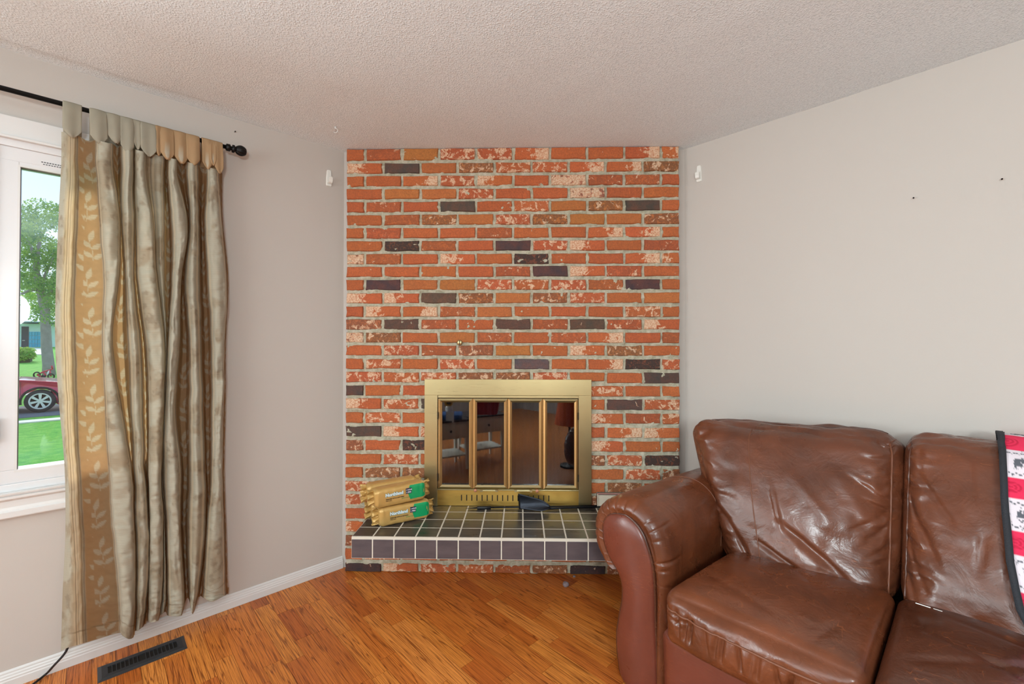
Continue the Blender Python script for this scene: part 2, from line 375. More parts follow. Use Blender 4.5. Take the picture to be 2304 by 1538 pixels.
# diagonal wall behind the brick, with a hole for the firebox
OX0, OX1, OZ0, OZ1 = -.500, .345, .386, 1.045
wb = MB()
for x0, x1, z0, z1 in ((CXL-.12, OX0, -.05, H+.05), (OX1, CXR+.12, -.05, H+.05), (OX0, OX1, -.05, OZ0-.03), (OX0, OX1, OZ1, H+.05)):
    wb.box((x0, .045, z0), (x1-x0, 0, 0), (0, .1, 0), (0, 0, z1-z0))
wall_back = wb.build('wall_back', M_wall, **ST)
# mortar bed : a rough displaced face with returns
gx = np.linspace(XL+.004, XR-.004, 240); gz = np.linspace(.002, H-.004, 300); GX, GZ = np.meshgrid(gx, gz, indexing='ij')
ROWPY = [346.7, 376, 405.5, 434.5, 463.4, 493, 523, 552, 581.5, 610, 640, 670, 700.5, 729, 759, 788, 818.5, 848.8, 878.7, 909, 940.5, 971.4, 1002.6, 1034, 1065, 1096, 1126, 1157.7, 1187.6, 1219.5, 1250, 1279.5]
ROWZ = [hitB(1152, y)[1] for y in ROWPY]
GY = .008-.010*sstep(.48, .78, fbm(GX*26, GZ*42, 5))-.003*vnoise(GX*90, GZ*90, 9)
V = np.stack([GX, GY, GZ], -1).reshape(-1, 3); Fq = grid_faces(*GX.shape)
cen = V[Fq].mean(1); keep = ~((cen[:, 0] > OX0) & (cen[:, 0] < OX1) & (cen[:, 2] > OZ0) & (cen[:, 2] < OZ1))
mortar = obj('mortar', np_mesh('mortar', V, Fq[keep]), M_mortar, wall_back)
mb = MB()
for x0, x1, z0, z1 in ((XL+.004, OX0, 0, H), (OX1, XR-.004, 0, H), (OX0, OX1, 0, OZ0-.03), (OX0, OX1, OZ1, H)):
    mb.box((x0, .014, z0), (x1-x0, 0, 0), (0, .031, 0), (0, 0, z1-z0))
mb.build('mortar_backing', M_mortar, wall_back)

BR = dict(  # colour, patch amount, patch side, dark flecks
 R=((196, 105, 58), 0, 0, .12), O=((194, 120, 62), 0, 0, .1), T=((190, 118, 66), .30, 0, .5), D=((70, 67, 64), 0, 0, 0), P=((66, 54, 62), 0, 0, .1),
 N=((92, 78, 66), 0, 0, .3), M=((194, 104, 60), .22, 0, .28), V=((196, 104, 62), .44, 0, .1), W=((196, 104, 60), .40, 1, 0), w=((196, 104, 60), .40, -1, 0),
 L=((196, 128, 96), .72, 0, .5), B=((178, 112, 70), .36, 0, .42), K=((104, 66, 50), .05, 0, .9), G=((80, 84, 86), 0, 0, 0), Q=((36, 40, 52), .12, 0, .4))
ROWS = ['RMOVVWRRWW', 'wDOBVVWWB', 'RRWVwRLMMR', 'ROOVRRLRR', 'RMRDRVOTDR', 'RMTOVTOOT', 'RMRRMRRWWR', 'RKMRPVwRM', 'LMRwRKRRWw', 'RRRRMPwMR',
        'RPOOVVVMPR', 'wwNTOTVRO', 'RwWMORRRVR', 'BNMRNMNMw', 'LBROMRMWRM', 'RVMBORwBR', 'RVRVRGRWKV', 'VVVBBVRRD', 'DRR     VRR'[:3]+'    '+'VRR', 'wVD   RDV',
        'RVR    wMV', 'DwV   RWw', 'BRK    wRR', 'RVR   BVK', 'RBB    RVB', 'VRR   RBM', 'VRR    BRR', 'RVR   VRR', 'wRVRMRVRRR', 'BRRVRMRVR', 'RVRMRVRBRR', 'QwVVMBQBR']
random.seed(3)
def brick_mesh(wd, ht, dep, r):
    # irregular 10-point outline, chamfered front; local coords, centre at origin, front faces -y
    xs = [-.5, -.18, .17, .5]; out = [(x*wd, ht/2) for x in xs[::-1]]
    out = [(.5*wd, ht/2), (.17*wd, ht/2), (-.2*wd, ht/2), (-.5*wd, ht/2), (-.5*wd, 0), (-.5*wd, -ht/2), (-.18*wd, -ht/2), (.2*wd, -ht/2), (.5*wd, -ht/2), (.5*wd, 0)]
    out = [(x+r.uniform(-.0028, .0028), z+r.uniform(-.0030, .0022)) for x, z in out]; n = 10
    c = .0035; a = [(x, 0, z) for x, z in out]; cx = lambda v, s_: v-math.copysign(min(c, abs(v)*.5), v) if abs(v) > 1e-4 else v
    f = [(cx(x, 1), -.004-r.uniform(0, .003), cx(z, 1) if abs(z) > ht*.25 else z) for x, z in out]
    b = [(x, dep, z) for x, z in out]
    vs = f+a+b+[(0, -.0065, 0)]
    fs = [(i, (i+1) % n, 3*n) for i in range(n)]+[(i+n, (i+1) % n+n, (i+1) % n, i) for i in range(n)]+[(i+2*n, (i+1) % n+2*n, (i+1) % n+n, i+n) for i in range(n)]
    me = bpy.data.meshes.new('brick'); me.from_pydata(vs, [], fs); return me
jA = [XL]+[hitB(822+83.15*k, 350)[0] for k in range(9)]+[XR]; jB = [XL]+[hitB(863+83.3*k, 350)[0] for k in range(8)]+[XR]
SX0, SX1, SZ1 = -.554, .397, 1.106
for ri, z in enumerate(ROWZ):
    js = jA if ri % 2 == 0 else jB; codes = ROWS[ri]
    for k in range(len(js)-1):
        zt = z+.0290; zb = max(z-.0290, .001)
        if ri == 31: zt, zb = z+.022, .001
        if ri == 0: zt = H-.002
        code = codes[k] if k < len(codes) else 'R'
        x0 = js[k]+(.0075 if k else 0); x1 = js[k+1]-(.0075 if k < len(js)-2 else 0)
        if z > SZ1 and zb < SZ1 and SX0 < (x0+x1)/2 < SX1: zb = SZ1-.010
        if zt > OZ0+.01 and z < SZ1:      # cut round the insert
            if x0 > SX0+.01 and x1 < SX1-.01: continue
            if x0 < SX0+.01 < x1: x1 = SX0+.012
            elif x0 < SX1-.01 < x1: x0 = SX1-.012
        if x1-x0 < .02 : continue
        if code == ' ': code = 'R'
        col, am, sd, dk = BR[code]
        me = brick_mesh(x1-x0, zt-zb, .012, rnd)
        j = rnd.uniform(.9, 1.08); c = lin(col)
        o = obj('brick', me, M_brick, wall_back); o.location = ((x0+x1)/2, rnd.uniform(-.001, .003), (zt+zb)/2)
        o.color = (min(1, c[0]*j), c[1]*rnd.uniform(.88, 1.1)*j, c[2]*j, 1)
        o['patch_amount'] = float(am); o['patch_side'] = float(sd); o['dark_fleck'] = float(dk)
# ------------------------------------------------------------------ laminate planks (run along the sofa wall)
PW = .072; row = 0; d = -.05; stuff = MB(); npl = 0; mcache = {}
def in_view(p):
    v = p-cam_o; zc = v.dot(cam_fw)
    if zc < .1: return False
    x = 1152+F*v.dot(cam_r)/zc; y = CY-F*v.dot(cam_u)/zc
    return -60 < x < 1560 and y < 1620
while d < DE:
    s_ = S0-rnd.uniform(0, .4)
    while s_ < SE:
        L = rnd.choice((.26, .34, .42, .5, .6)); a = max(s_, S0-.01, -(d+PW)-.03); b = min(s_+L, SE); s_ += L
        if b-a < .03: continue
        p = RP((a+b)/2, d+PW/2, 0)
        if in_view(p) and npl < 290:
            key = round(b-a, 3)
            if key not in mcache:
                m_ = MB().cbox((0, 0, -.006), key-.0012, PW-.0011, .012); mcache[key] = mesh('floor_plank', m_.v, m_.f)
            o = obj('floor_plank', mcache[key], M_floor, floor); o.location = (p.x, p.y, -.0+rnd.uniform(-.0003, 0)); o.rotation_euler = (0, 0, -math.pi/4); npl += 1
        else:
            stuff.rbox(a+.0006, b-.0006, d+.0005, d+PW-.0005, -.012, 0)
    d += PW
M_floor2 = simple('oak_laminate_far', (182, 108, 50), .34, var=.15)
o = stuff.build('floor_planks', M_floor2, floor); o['kind'] = 'stuff'

# ------------------------------------------------------------------ baseboard, window
def profile_strip(prof, u0, u1, fr=LP, nm='baseboard', mat=M_white, **kw):
    n = len(prof); vs = [fr(u0, a, b) for a, b in prof]+[fr(u1, a, b) for a, b in prof]
    fs = [(i, (i+1) % n, (i+1) % n+n, i+n) for i in range(n)]+[tuple(range(n)), tuple(reversed(range(n, 2*n)))]
    return MB().add(vs, fs).build(nm, mat, **kw)
BBp = [(0, 0), (.014, 0), (.014, .030), (.0125, .034), (.0125, .040), (.010, .044), (.009, .050), (.0065, .054), (.006, .060), (.003, .064), (0, .066)]
profile_strip(BBp, .0, UE, nm='baseboard_left', **ST)
profile_strip(BBp, 0.03, SE, fr=RP, nm='baseboard_right', **ST)

# casing, lip, apron
def ring(u0, u1, z0, z1, t, w0, w1, mb=None):
    mb = mb or MB()
    mb.lbox(u0, u1, w0, w1, z0, z0+t); mb.lbox(u0, u1, w0, w1, z1-t, z1); mb.lbox(u0, u0+t, w0, w1, z0+t, z1-t); mb.lbox(u1-t, u1, w0, w1, z0+t, z1-t); return mb
win = ring(WU0, WU1, WZ0, WZ1, .028, -.10, .004).build('window_1', M_vinyl, bevel=.002, **ST)
cas = MB()
cas.lbox(WU0-.085, WU1+.085, 0, .016, WZ1+.0, WZ1+.085); cas.lbox(WU0-.085, WU0, 0, .016, WZ0, WZ1); cas.lbox(WU1, WU1+.085, 0, .016, WZ0, WZ1)
cas.build('window_casing', M_white, win, bevel=.003)
ring(WU0-.012, WU1+.012, WZ0-.012, WZ1+.008, .010, .0, .024).build('casing_lip', M_white, win, bevel=.002)
profile_strip([(0, .648), (.020, .648), (.022, .652), (.022, .672), (.016, .678), (.014, .688), (.014, .712), (.020, .716), (.026, .722), (.026, .730), (.018, .734), (.018, .738), (.030, .740), (.030, .745), (0, .745)], WU0-.09, WU1+.09, nm='window_sill', parent=win)
# mullion post with grooves between the two sashes, sash frames
MU0, MU1 = 1.276, 1.40
mu = MB().lbox(MU0+.054, MU1+.052, -.06, .002, WZ0+.028, WZ1-.028); mu.lbox(MU0+.060, MU0+.066, .002, .008, WZ0+.03, WZ1-.03)
mu.build('mullion', M_vinyl, win, bevel=.0015)
for a, b in ((WU0+.028, MU0+.052), (MU1+.054, WU1-.028)):
    sh = ring(a, b, WZ0+.028, WZ1-.028, .052, -.07, -.004).build('sash', M_vinyl, win, bevel=.002)
    a2, b2, z0, z1 = a+.05, b-.052, .818, 2.004
    MB().lbox(a+.001, b-.001, -.06, -.005, z1-.001, WZ1-.05).build('sash_top', M_vinyl, sh); MB().lbox(a+.001, b-.001, -.06, -.005, WZ0+.05, z0+.001).build('sash_bottom', M_vinyl, sh)
    ring(a2-.004, b2+.004, z0-.004, z1+.004, .007, -.030, -.0035).build('glazing_bead', M_white, sh)
    ring(a2, b2, z0, z1, .0042, -.034, -.012).build('glazing_spacer', M_spacer, sh)
    MB().lbox(a2+.001, b2-.001, -.030, -.026, z0+.001, z1-.001).build('pane', M_glass, sh)
# embossed notice on the top of the sash
nb = MB(); 
for i in range(9): nb.lbox(1.213-i*.0075, 1.218-i*.0075, -.0035, -.0032, 2.034, 2.0375)
for i in range(7): nb.lbox(1.208-i*.0075, 1.213-i*.0075, -.0035, -.0032, 2.026, 2.029)
nb.build('sash_stamp', M_register, win)
MB().lbox(1.318, 1.345, .0, .014, .94, 1.03).build('sash_latch', M_wplastic, win, bevel=.004)

# ------------------------------------------------------------------ hearth
HZ = .385; HF = -.415; TP = .1032; HX0 = -.818; NC = 15; HX1 = HX0+TP*NC
hb = MB().box((HX0+.002, HF+.0004, HZ-.103), (HX1-HX0-.004, 0, 0), (0, -HF-.002, 0), (0, 0, .1024))
hearth = hb.build('tiled_hearth', M_grout); tag(hearth, 'raised hearth slab clad in dark slate grey square tiles under the fireplace', 'hearth')
def tile(cx, cy, cz, sx, sy, sz, mat):
    key = (round(sx, 3), round(sy, 3), round(sz, 3), mat.name)
    if key not in mcache:
        m_ = MB().cbox((0, 0, 0), sx, sy, sz); me = mesh('tile', m_.v, m_.f); bm = bmesh.new(); bm.from_mesh(me)
        bmesh.ops.recalc_face_normals(bm, faces=bm.faces); bmesh.ops.bevel(bm, geom=list(bm.edges), offset=.0018, segments=1, affect='EDGES'); bm.to_mesh(me); bm.free(); mcache[key] = me
    o = obj('tile', mcache[key], mat, hearth); o.location = (cx, cy, cz); return o
G = .0048
for i in range(NC):
    cx = HX0+TP*(i+.5)
    tile(cx, HF+.004, HZ-.0575, TP-G, .010, .089, M_tilef)
    for j in range(4): tile(cx, HF+TP*(j+.5)+.004, HZ-.005, TP-G, TP-G, .010, M_tile)

# ------------------------------------------------------------------ fireplace insert
fp = thing('fireplace_insert', 'brushed brass fireplace surround with four narrow smoked glass doors', 'fireplace', (-.078, -.01, .388))
def fpb(mb, name, mat, par=fp, **kw):
    o = mb.build(name, mat, par, **kw)
    M = Matrix.Translation(-Vector(fp.location)) if par is fp else Matrix.Identity(4)
    if par is fp: o.data.transform(M)
    return o
def bx(x0, x1, y0, y1, z0, z1, mb=None): return (mb or MB()).box((x0, y0, z0), (x1-x0, 0, 0), (0, y1-y0, 0), (0, 0, z1-z0))
IX0, IX1, IZ0, IZ1 = -.479, .324, .479, 1.015
fpb(bx(SX0, SX1, -.020, .010, IZ1, SZ1), 'surround_top', M_brass, bevel=.0015)
fpb(bx(SX0, IX0, -.020, .010, HZ+.001, IZ1), 'surround_side', M_brass, bevel=.0015)
fpb(bx(IX1, SX1, -.018, .010, HZ+.001, IZ1), 'surround_side', M_brass, bevel=.0015)
fpb(bx(IX0, IX1, -.012, .008, HZ+.001, IZ0), 'lower_panel', M_brassp, bevel=.001)
fpb(bx(IX0, IX1, -.024, -.010, IZ0-.002, IZ0+.004), 'lower_rail', M_brass, bevel=.001)
fpb(bx(IX0+.003, IX1, -.022, -.006, IZ1-.014, IZ1-.001), 'top_rail', M_brass, bevel=.001)
for k in range(18):
    x = hitB(1038.5+11.55*k, 1119, -.012)[0]; zz = hitB(1038, 1119, -.012)[1]
    o = fpb(bx(x-.0028, x+.0028, -.0128, -.010, zz-.0165, zz+.0165), 'vent_slot', M_groove)
# firebox behind the doors
fb_ = MB(); bx(OX0, OX1, .42, .44, OZ0, OZ1, fb_); bx(OX0, OX0+.01, .0, .42, OZ0, OZ1, fb_); bx(OX1-.01, OX1, 0, .42, OZ0, OZ1, fb_); bx(OX0, OX1, .0, .42, OZ1-.01, OZ1, fb_); bx(OX0, OX1, .01, .42, OZ0, OZ0+.02, fb_)
fpb(fb_, 'firebox', M_soot)
# pleated mesh screen
xs = np.linspace(IX0+.01, IX1-.01, 220); V = []
for z in (IZ0+.005, IZ1-.02): V.append(np.stack([xs, .055+.008*np.sin(xs*150)+.004*np.sin(xs*67), np.full_like(xs, z)], -1))
V = np.stack(V, 1).reshape(-1, 3)-np.array(fp.location); obj('mesh_screen', np_mesh('mesh_screen', V, grid_faces(220, 2)), M_mesh, fp)
dx = (.322+.476)/4
for k in range(4):
    x0 = -.476+dx*k+.0012; x1 = x0+dx-.0024; z0, z1 = IZ0+.006, IZ1-.018; t = .0215
    # mitred convex frame: four trapezoid bars
    def bar(p):
        fr = []; (ax, az), (bx_, bz), (cx_, cz), (dx_, dz) = p     # outer a-b, inner c-d (b->c)
        mids = ((ax+dx_)/2, (az+dz)/2), ((bx_+cx_)/2, (bz+cz)/2)
        vs = [(ax, -.019, az), (bx_, -.019, bz), (mids[1][0], -.025, mids[1][1]), (mids[0][0], -.025, mids[0][1]), (cx_, -.017, cz), (dx_, -.017, dz),
              (ax, -.004, az), (bx_, -.004, bz), (cx_, -.004, cz), (dx_, -.004, dz)]
        return vs, [(0, 1, 2, 3), (3, 2, 4, 5), (0, 6, 7, 1), (5, 4, 8, 9), (6, 9, 8, 7), (0, 3, 5, 9, 6), (1, 7, 8, 4, 2)]
    o4 = [(x0, z0), (x1, z0), (x1, z1), (x0, z1)]; i4 = [(x0+t, z0+t), (x1-t, z0+t), (x1-t, z1-t), (x0+t, z1-t)]
    door = MB()
    for q in range(4): 
        if q in (1, 3): door.add(*bar((o4[q], o4[(q+1) % 4], i4[(q+1) % 4], i4[q])))
    dr = fpb(door, 'glass_door', M_brassv)
    for q in (0, 2):
        h_ = MB().add(*bar((o4[q], o4[(q+1) % 4], i4[(q+1) % 4], i4[q]))).build('door_rail', M_brass, dr); h_.data.transform(Matrix.Translation(-Vector(fp.location)))
    pn = bx(x0+t-.003, x1-t+.003, -.014, -.010, z0+t-.003, z1-t+.003).build('door_pane', M_dglass, dr); pn.data.transform(Matrix.Translation(-Vector(fp.location)))
    if k in (1, 2):
        hm = MB(); xc = (x0+x1)/2+(-.006 if k == 1 else -.012); zz = IZ0+.002
        hm.tube([(xc-.040, -.036, zz), (xc+.040, -.036, zz)], .0035, 8)
        for sgn in (-1, 1):
            hm.cbox((xc+sgn*.043, -.034, zz), .014, .012, .012); hm.tube([(xc+sgn*.043, -.020, zz+.002), (xc+sgn*.043, -.036, zz)], .004, 8)
        hh = hm.build('door_handle', M_brass, dr); hh.data.transform(Matrix.Translation(-Vector(fp.location)))
        km = MB().tube([(xc+(-.078 if k == 1 else .078), -.020, zz-.002), (xc+(-.078 if k == 1 else .078), -.034, zz-.002)], [.007, .009], 12); kk = km.build('door_knob', simple('worn_knob_tip%d' % k, (206, 140, 110), .4), dr, smooth=True); kk.data.transform(Matrix.Translation(-Vector(fp.location)))
    if k in (0, 3):
        hx = IX0+.002 if k == 0 else IX1-.003
        for zz in (.90, .55): hg = bx(hx-.002, hx+.002, -.026, -.012, zz-.02, zz+.02).build('door_hinge', M_groove, dr); hg.data.transform(Matrix.Translation(-Vector(fp.location)))
# dark gap behind the doors' edges
gm = MB(); bx(IX0, IX1, -.003, -.001, IZ1-.022, IZ1-.012, gm); bx(IX0, -.474, -.006, -.003, IZ0, IZ1-.012, gm); bx(.320, IX1, -.006, -.003, IZ0, IZ1-.012, gm)
fpb(gm, 'door_gap', M_groove)
# ------------------------------------------------------------------ curtain rod and curtain
RZ, RW = 2.2555, .085
rod = thing('curtain_rod', 'black curtain rod with an oval ribbed finial above the window', 'curtain rod', LP(.6, RW, RZ))
def rel(mb_or_obj, par):
    mb_or_obj.data.transform(Matrix.Translation(-Vector(par.location))); return mb_or_obj
rel(MB().tube([LP(.612, RW, RZ), LP(3.05, RW, RZ)], .0095, 14).build('rod', M_black, rod, smooth=True), rod)
fn = MB(); pr = [(.0, .009), (.004, .0165), (.018, .0175), (.022, .010), (.026, .010), (.028, .0185), (.036, .0190), (.040, .0125), (.044, .014)]
fn.tube([LP(.612-a, RW, RZ) for a, r in pr], [r for a, r in pr], 16); rel(fn.build('finial_neck', M_black, rod, smooth=True), rod)
V = []; nr, na = 18, 48
for i in range(nr):
    t = i/(nr-1); rr = .0235*math.sin(math.pi*(.13+.80*t))**.55 if t < 1 else .004
    for k in range(na):
        a = 2*math.pi*k/na; r2 = max(rr, .001)*(1+.07*math.cos(12*a)); V.append(LP(.569-.046*t, RW, RZ)+iL*(r2*math.cos(a))+Z*(r2*math.sin(a)))
fs = [(i*na+k, i*na+(k+1) % na, (i+1)*na+(k+1) % na, (i+1)*na+k) for i in range(nr-1) for k in range(na)]
rel(obj('finial', mesh('finial', V, fs, True), M_black, rod), rod)
bk = MB(); bk.tube([LP(.66, 0, RZ-.03), LP(.66, .004, RZ-.03)], .022, 16); bk.tube([LP(.66, .0, RZ-.03), LP(.66, .05, RZ-.03), LP(.66, .08, RZ-.012)], .006, 8); rel(bk.build('bracket', M_black, rod, smooth=True), rod)

curt = thing('curtain', 'sage and tan leaf patterned tab top curtain gathered beside the window', 'curtain', LP(.9, .08, 1.2))
ROW = [350, 480, 630, 770, 910, 1050, 1200, 1330, 1400]
# (kind, w, 9 px) ; kind gives fabric 0 sage / 1 leaf / 2 pin stripe, bx = position across the leaf band
T = [ # fabric, bx, w, px...
 (0, 0, .062, [138, 132, 126, 124, 133, 145, 147, 141, 137]),
 (0, 0, .088, [147, 142, 136, 135, 141, 151, 155, 156, 154]),
 (2, 0, .092, [157, 152, 145, 144, 150, 157, 163, 169, 171]),
 (2, 0, .098, [167, 165, 157, 158, 163, 170, 177, 182, 184]),
 (.5, -1, .074, [176, 177, 169, 171, 175, 181, 189, 193, 195]),
 (1, 0, .060, [196, 200, 199, 200, 205, 212, 221, 229, 230]),
 (.5, 1, .068, [215, 223, 231, 229, 235, 243, 252, 266, 266]),
 (0, 0, .122, [224, 234, 240, 237, 243, 252, 261, 275, 273]),
 (0, 0, .130, [244, 259, 258, 248, 262, 284, 293, 296, 290]),
 (.5, -1, .084, [255, 271, 267, 254, 273, 296, 303, 306, 299]),
 (1, 0, .045, [264, 271, 274, 271, 282, 297, 304, 306, 302]),
 (.5, 1, .080, [272, 272, 281, 287, 292, 301, 305, 307, 304]),
 (0, 0, .125, [290, 288, 291, 302, 307, 314, 322, 319, 311]),
 (.5, -1, .080, [301, 303, 302, 317, 321, 326, 336, 332, 320]),
 (1, 0, .045, [302, 303, 305, 321, 326, 329, 335, 333, 326]),
 (.5, 1, .078, [303, 304, 308, 326, 332, 333, 336, 334, 332]),
 (0, 0, .120, [309, 316, 322, 339, 342, 341, 342, 342, 339]),
 (0, 0, .128, [322, 336, 345, 361, 361, 357, 361, 358, 352]),
 (.5, -1, .080, [330, 344, 354, 371, 369, 364, 369, 366, 357]),
 (.5, 0, .060, [338, 346, 354, 371, 369, 365, 370, 367, 361]),
 (0, 0, .088, [357, 359, 363, 373, 370, 366, 371, 370, 366]),
 (.5, -1, .066, [370, 370, 370, 375, 371, 367, 373, 375, 371]),
 (1, 0, .042, [374, 377, 378, 376, 371, 367, 374, 376, 375]),
 (.5, 1, .078, [379, 385, 386, 377, 371, 367, 376, 377, 378]),
 (0, 0, .124, [387, 400, 395, 386, 380, 382, 388, 392, 392]),
 (0, 0, .122, [395, 415, 403, 399, 390, 398, 402, 408, 407]),
 (.5, -1, .078, [400, 423, 409, 405, 396, 407, 408, 415, 412]),
 (1, 0, .048, [411, 425, 412, 415, 412, 416, 416, 420, 419]),
 (.5, 1, .076, [420, 427, 416, 424, 426, 426, 423, 425, 426]),
 (0, 0, .122, [433, 438, 434, 438, 442, 444, 443, 436, 432]),
 (.5, -1, .076, [446, 448, 450, 452, 457, 462, 462, 446, 438]),
 (1, 0, .048, [456, 455, 459, 463, 466, 468, 464, 452, 447]),
 (.5, 1, .074, [465, 460, 467, 473, 475, 475, 465, 457, 458]),
 (0, 0, .118, [474, 474, 484, 486, 488, 487, 480, 472, 474]),
 (0, 0, .116, [484, 490, 503, 501, 499, 497, 497, 496, 497]),
 (.5, -1, .080, [493, 499, 511, 506, 504, 501, 505, 508, 509]),
 (1, 0, .050, [500, 501, 513, 507, 506, 503, 508, 512, 514])]
BOT = [1464, 1456, 1452, 1448, 1444, 1434, 1424, 1428, 1436, 1434, 1424, 1418, 1418, 1410, 1400, 1396, 1400, 1397, 1395, 1384, 1380, 1376, 1376, 1384, 1388, 1386, 1376, 1344, 1350, 1380, 1372, 1334, 1345, 1354, 1345, 1332, 1318]
TOPW = .104
nC = len(T); nR = 10
ctrl = np.zeros((nC, nR, 3))  # u, w, z
for i, (fb, bxv, wv, px) in enumerate(T):
    for r in range(nR):
        if r == 0: x = px[0]; y = 296+(x-138)*.242+ (6 if fb >= .9 else 0)
        elif r == 1: x = px[0]; y = 350+(x-138)*.15
        elif r == 2: x = px[1]; y = 480+(x-138)*.04
        elif r < 9: x = px[r-1]; y = ROW[r-1]
        else: x = px[8]; y = BOT[i]
        if wv < .055: wv = wv*.86
        ww = wv if r > 1 else .085+(wv-.085)*(.55 if r == 0 else .8)
        if r >= 7: ww = .085+(wv-.085)*.85
        u_, z_ = hitL(x, y, ww); ctrl[i, r] = (u_, ww, z_)
# refine: across then down
sub = 14; ts = np.linspace(0, nC-1, (nC-1)*sub+1); cc = crom(ctrl, np.arange(nC), ts)      # (N, nR, 3)
yk = np.array([0, .5, 1.6, 3, 4.3, 5.6, 6.9, 8.3, 9.5, 10.5]); tv = np.linspace(0, 10.5, 430)
G3 = crom(np.transpose(cc, (1, 0, 2)), yk, tv)             # (rows, N, 3)
fab = np.interp(ts, np.arange(nC), [t[0] if t[0] != 2 else 0 for t in T]); pin = np.interp(ts, np.arange(nC), [1. if t[0] == 2 else 0 for t in T]); bxa = np.interp(ts, np.arange(nC), [t[1] for t in T])
band = np.interp(ts, np.arange(nC), np.arange(nC))
nRw, nCl = G3.shape[:2]; TV, TS = np.meshgrid(tv, ts, indexing='ij')
amp = sstep(0, .8, TV)*sstep(0, 1., TS)*sstep(nC-1, nC-2, TS)
ridge = np.interp(ts, np.arange(nC), [max(0, (t[2]-.075)/.05) for t in T])[None, :]
G3[..., 1] += amp*((fbm(TS*.55, TV*1.9, 11)-.5)*.032*ridge+(fbm(TS*.9, TV*7, 12)-.5)*.008+(vnoise(TS*.35, TV*16+TS, 13)-.5)*.0028*ridge)
G3[..., 1] += amp*((vnoise(TS*1.5, TV*.9, 15)-.5)*.012*ridge+(vnoise(TS*.3+3, TV*21+TS*.8, 16)-.5)*.0035*ridge)
G3[..., 0] += amp*(fbm(TS*.16, TV*1.9, 14)-.5)*.007
G3[..., 1] = np.maximum(G3[..., 1], .035)
Pn = np.array(CL)+G3[..., 0:1]*np.array(aL)+G3[..., 1:2]*np.array(iL); Pn[..., 2] = G3[..., 2]
Fc = np.broadcast_to(fab, TS.shape); Bx = np.broadcast_to(bxa, TS.shape); zz = G3[..., 2]; uu = G3[..., 0]
sage = lin_np([174, 168, 150]); sage2 = lin_np([146, 126, 98]); leafc = lin_np([182, 150, 112]); pinc = lin_np([214, 196, 164]); brn = lin_np([120, 92, 66]); lfc = lin_np([200, 190, 168])
n1 = fbm(TS*.45+3, zz*12, 21, 4); n2 = fbm(TS*1.3, zz*42, 22, 3)
mot = sstep(.52, .68, n1)[..., None]; col = sage*(1-mot*.55)+sage2*mot*.55
fl = sstep(.60, .70, n2)[..., None]*sstep(.48, .62, n1)[..., None]; col = col*(1-.45*fl)+lin_np([120, 104, 84])*.45*fl
rib = (.5+.5*np.sin(zz*620+6*n1))[..., None]; col = col*(.97+.04*rib)
def blend(a, b, m): m = np.clip(m, 0, 1)[..., None]; return a*(1-m)+b*m
isl = sstep(.46, .54, Fc); lc = leafc*(.93+.12*fbm(TS*3, zz*90, 23)[..., None])
# sprigs of leaves down the tan bands
period = .158; ph = np.floor(np.broadcast_to(band, TS.shape)/4.6)*.37
v = (zz+ph*period*1.7)/period; cell = np.floor(v); vv = (v-cell)*period; par = (cell % 2)*2-1
arc = np.concatenate([np.zeros((nRw, 1)), np.cumsum(np.linalg.norm(np.diff(Pn, axis=1), axis=2), 1)], 1)
X = np.full(TS.shape, 9.)
for ci in [i for i, t in enumerate(T) if t[0] == 1]:
    xx = arc-arc[:, ci*sub:ci*sub+1]; X = np.where(np.abs(xx) < np.abs(X), xx, X)
leafm = np.zeros_like(X)
stemx = par*(.010-.16*(vv-.02)*.5)+.004*np.sin(vv*40)
leafm = np.maximum(leafm, sstep(.0016, .0006, np.abs(X-stemx))*(vv > .012)*(vv < .105))
for (y0, ang, Ln, sdx) in ((.022, 56, .046, 1), (.026, 54, .046, -1), (.060, 50, .046, 1), (.066, 46, .044, -1), (.092, 14, .052, 1)):
    bx0 = par*(.010-.16*(y0-.02)*.5)+.004*np.sin(y0*40); a = math.radians(ang)*sdx
    lx = X-bx0; ly = vv-y0; tt = (lx*math.sin(a)*1+ly*math.cos(a)); dd = np.abs(lx*math.cos(a)-ly*math.sin(a)); t01 = np.clip(tt/Ln, 0, 1)
    hw = .0098*np.sin(np.pi*t01**.8); leafm = np.maximum(leafm, (sstep(hw+.0006, hw-.0020, dd))*(tt > 0)*(tt < Ln))
lc = blend(lc, lfc*(.9+.12*rib), leafm*.85)
col = blend(col, lc, isl)
# pin stripes: on the left hem and along the band edges
pw = np.broadcast_to(pin, TS.shape); col = blend(col, pinc*np.ones_like(col), pw*.9)
for c0, wd in ((2.15, .10), (2.6, .05), (3.35, .09)): col = blend(col, brn*np.ones_like(col), sstep(wd, wd*.4, np.abs(TS-c0))*.75)
edge = sstep(.10, .02, np.abs(Fc-.30)); col = blend(col, pinc*np.ones_like(col), edge*.6*(TS > 4)); edge = sstep(.06, .02, np.abs(Fc-.44)); col = blend(col, brn*np.ones_like(col), edge*.6*(TS > 3.6))
hem = sstep(.0030, .001, np.abs(zz-(zz[-1:, :]+.052))); col = blend(col, sage2*.75*np.ones_like(col), hem*.6)
me = np_mesh('panel', (Pn-np.array(curt.location)).reshape(-1, 3), grid_faces(nRw, nCl)); set_col(me, col, alpha=.14+.52*np.maximum(isl, pw*.8))
panel = obj('panel', me, M_curtain, curt)
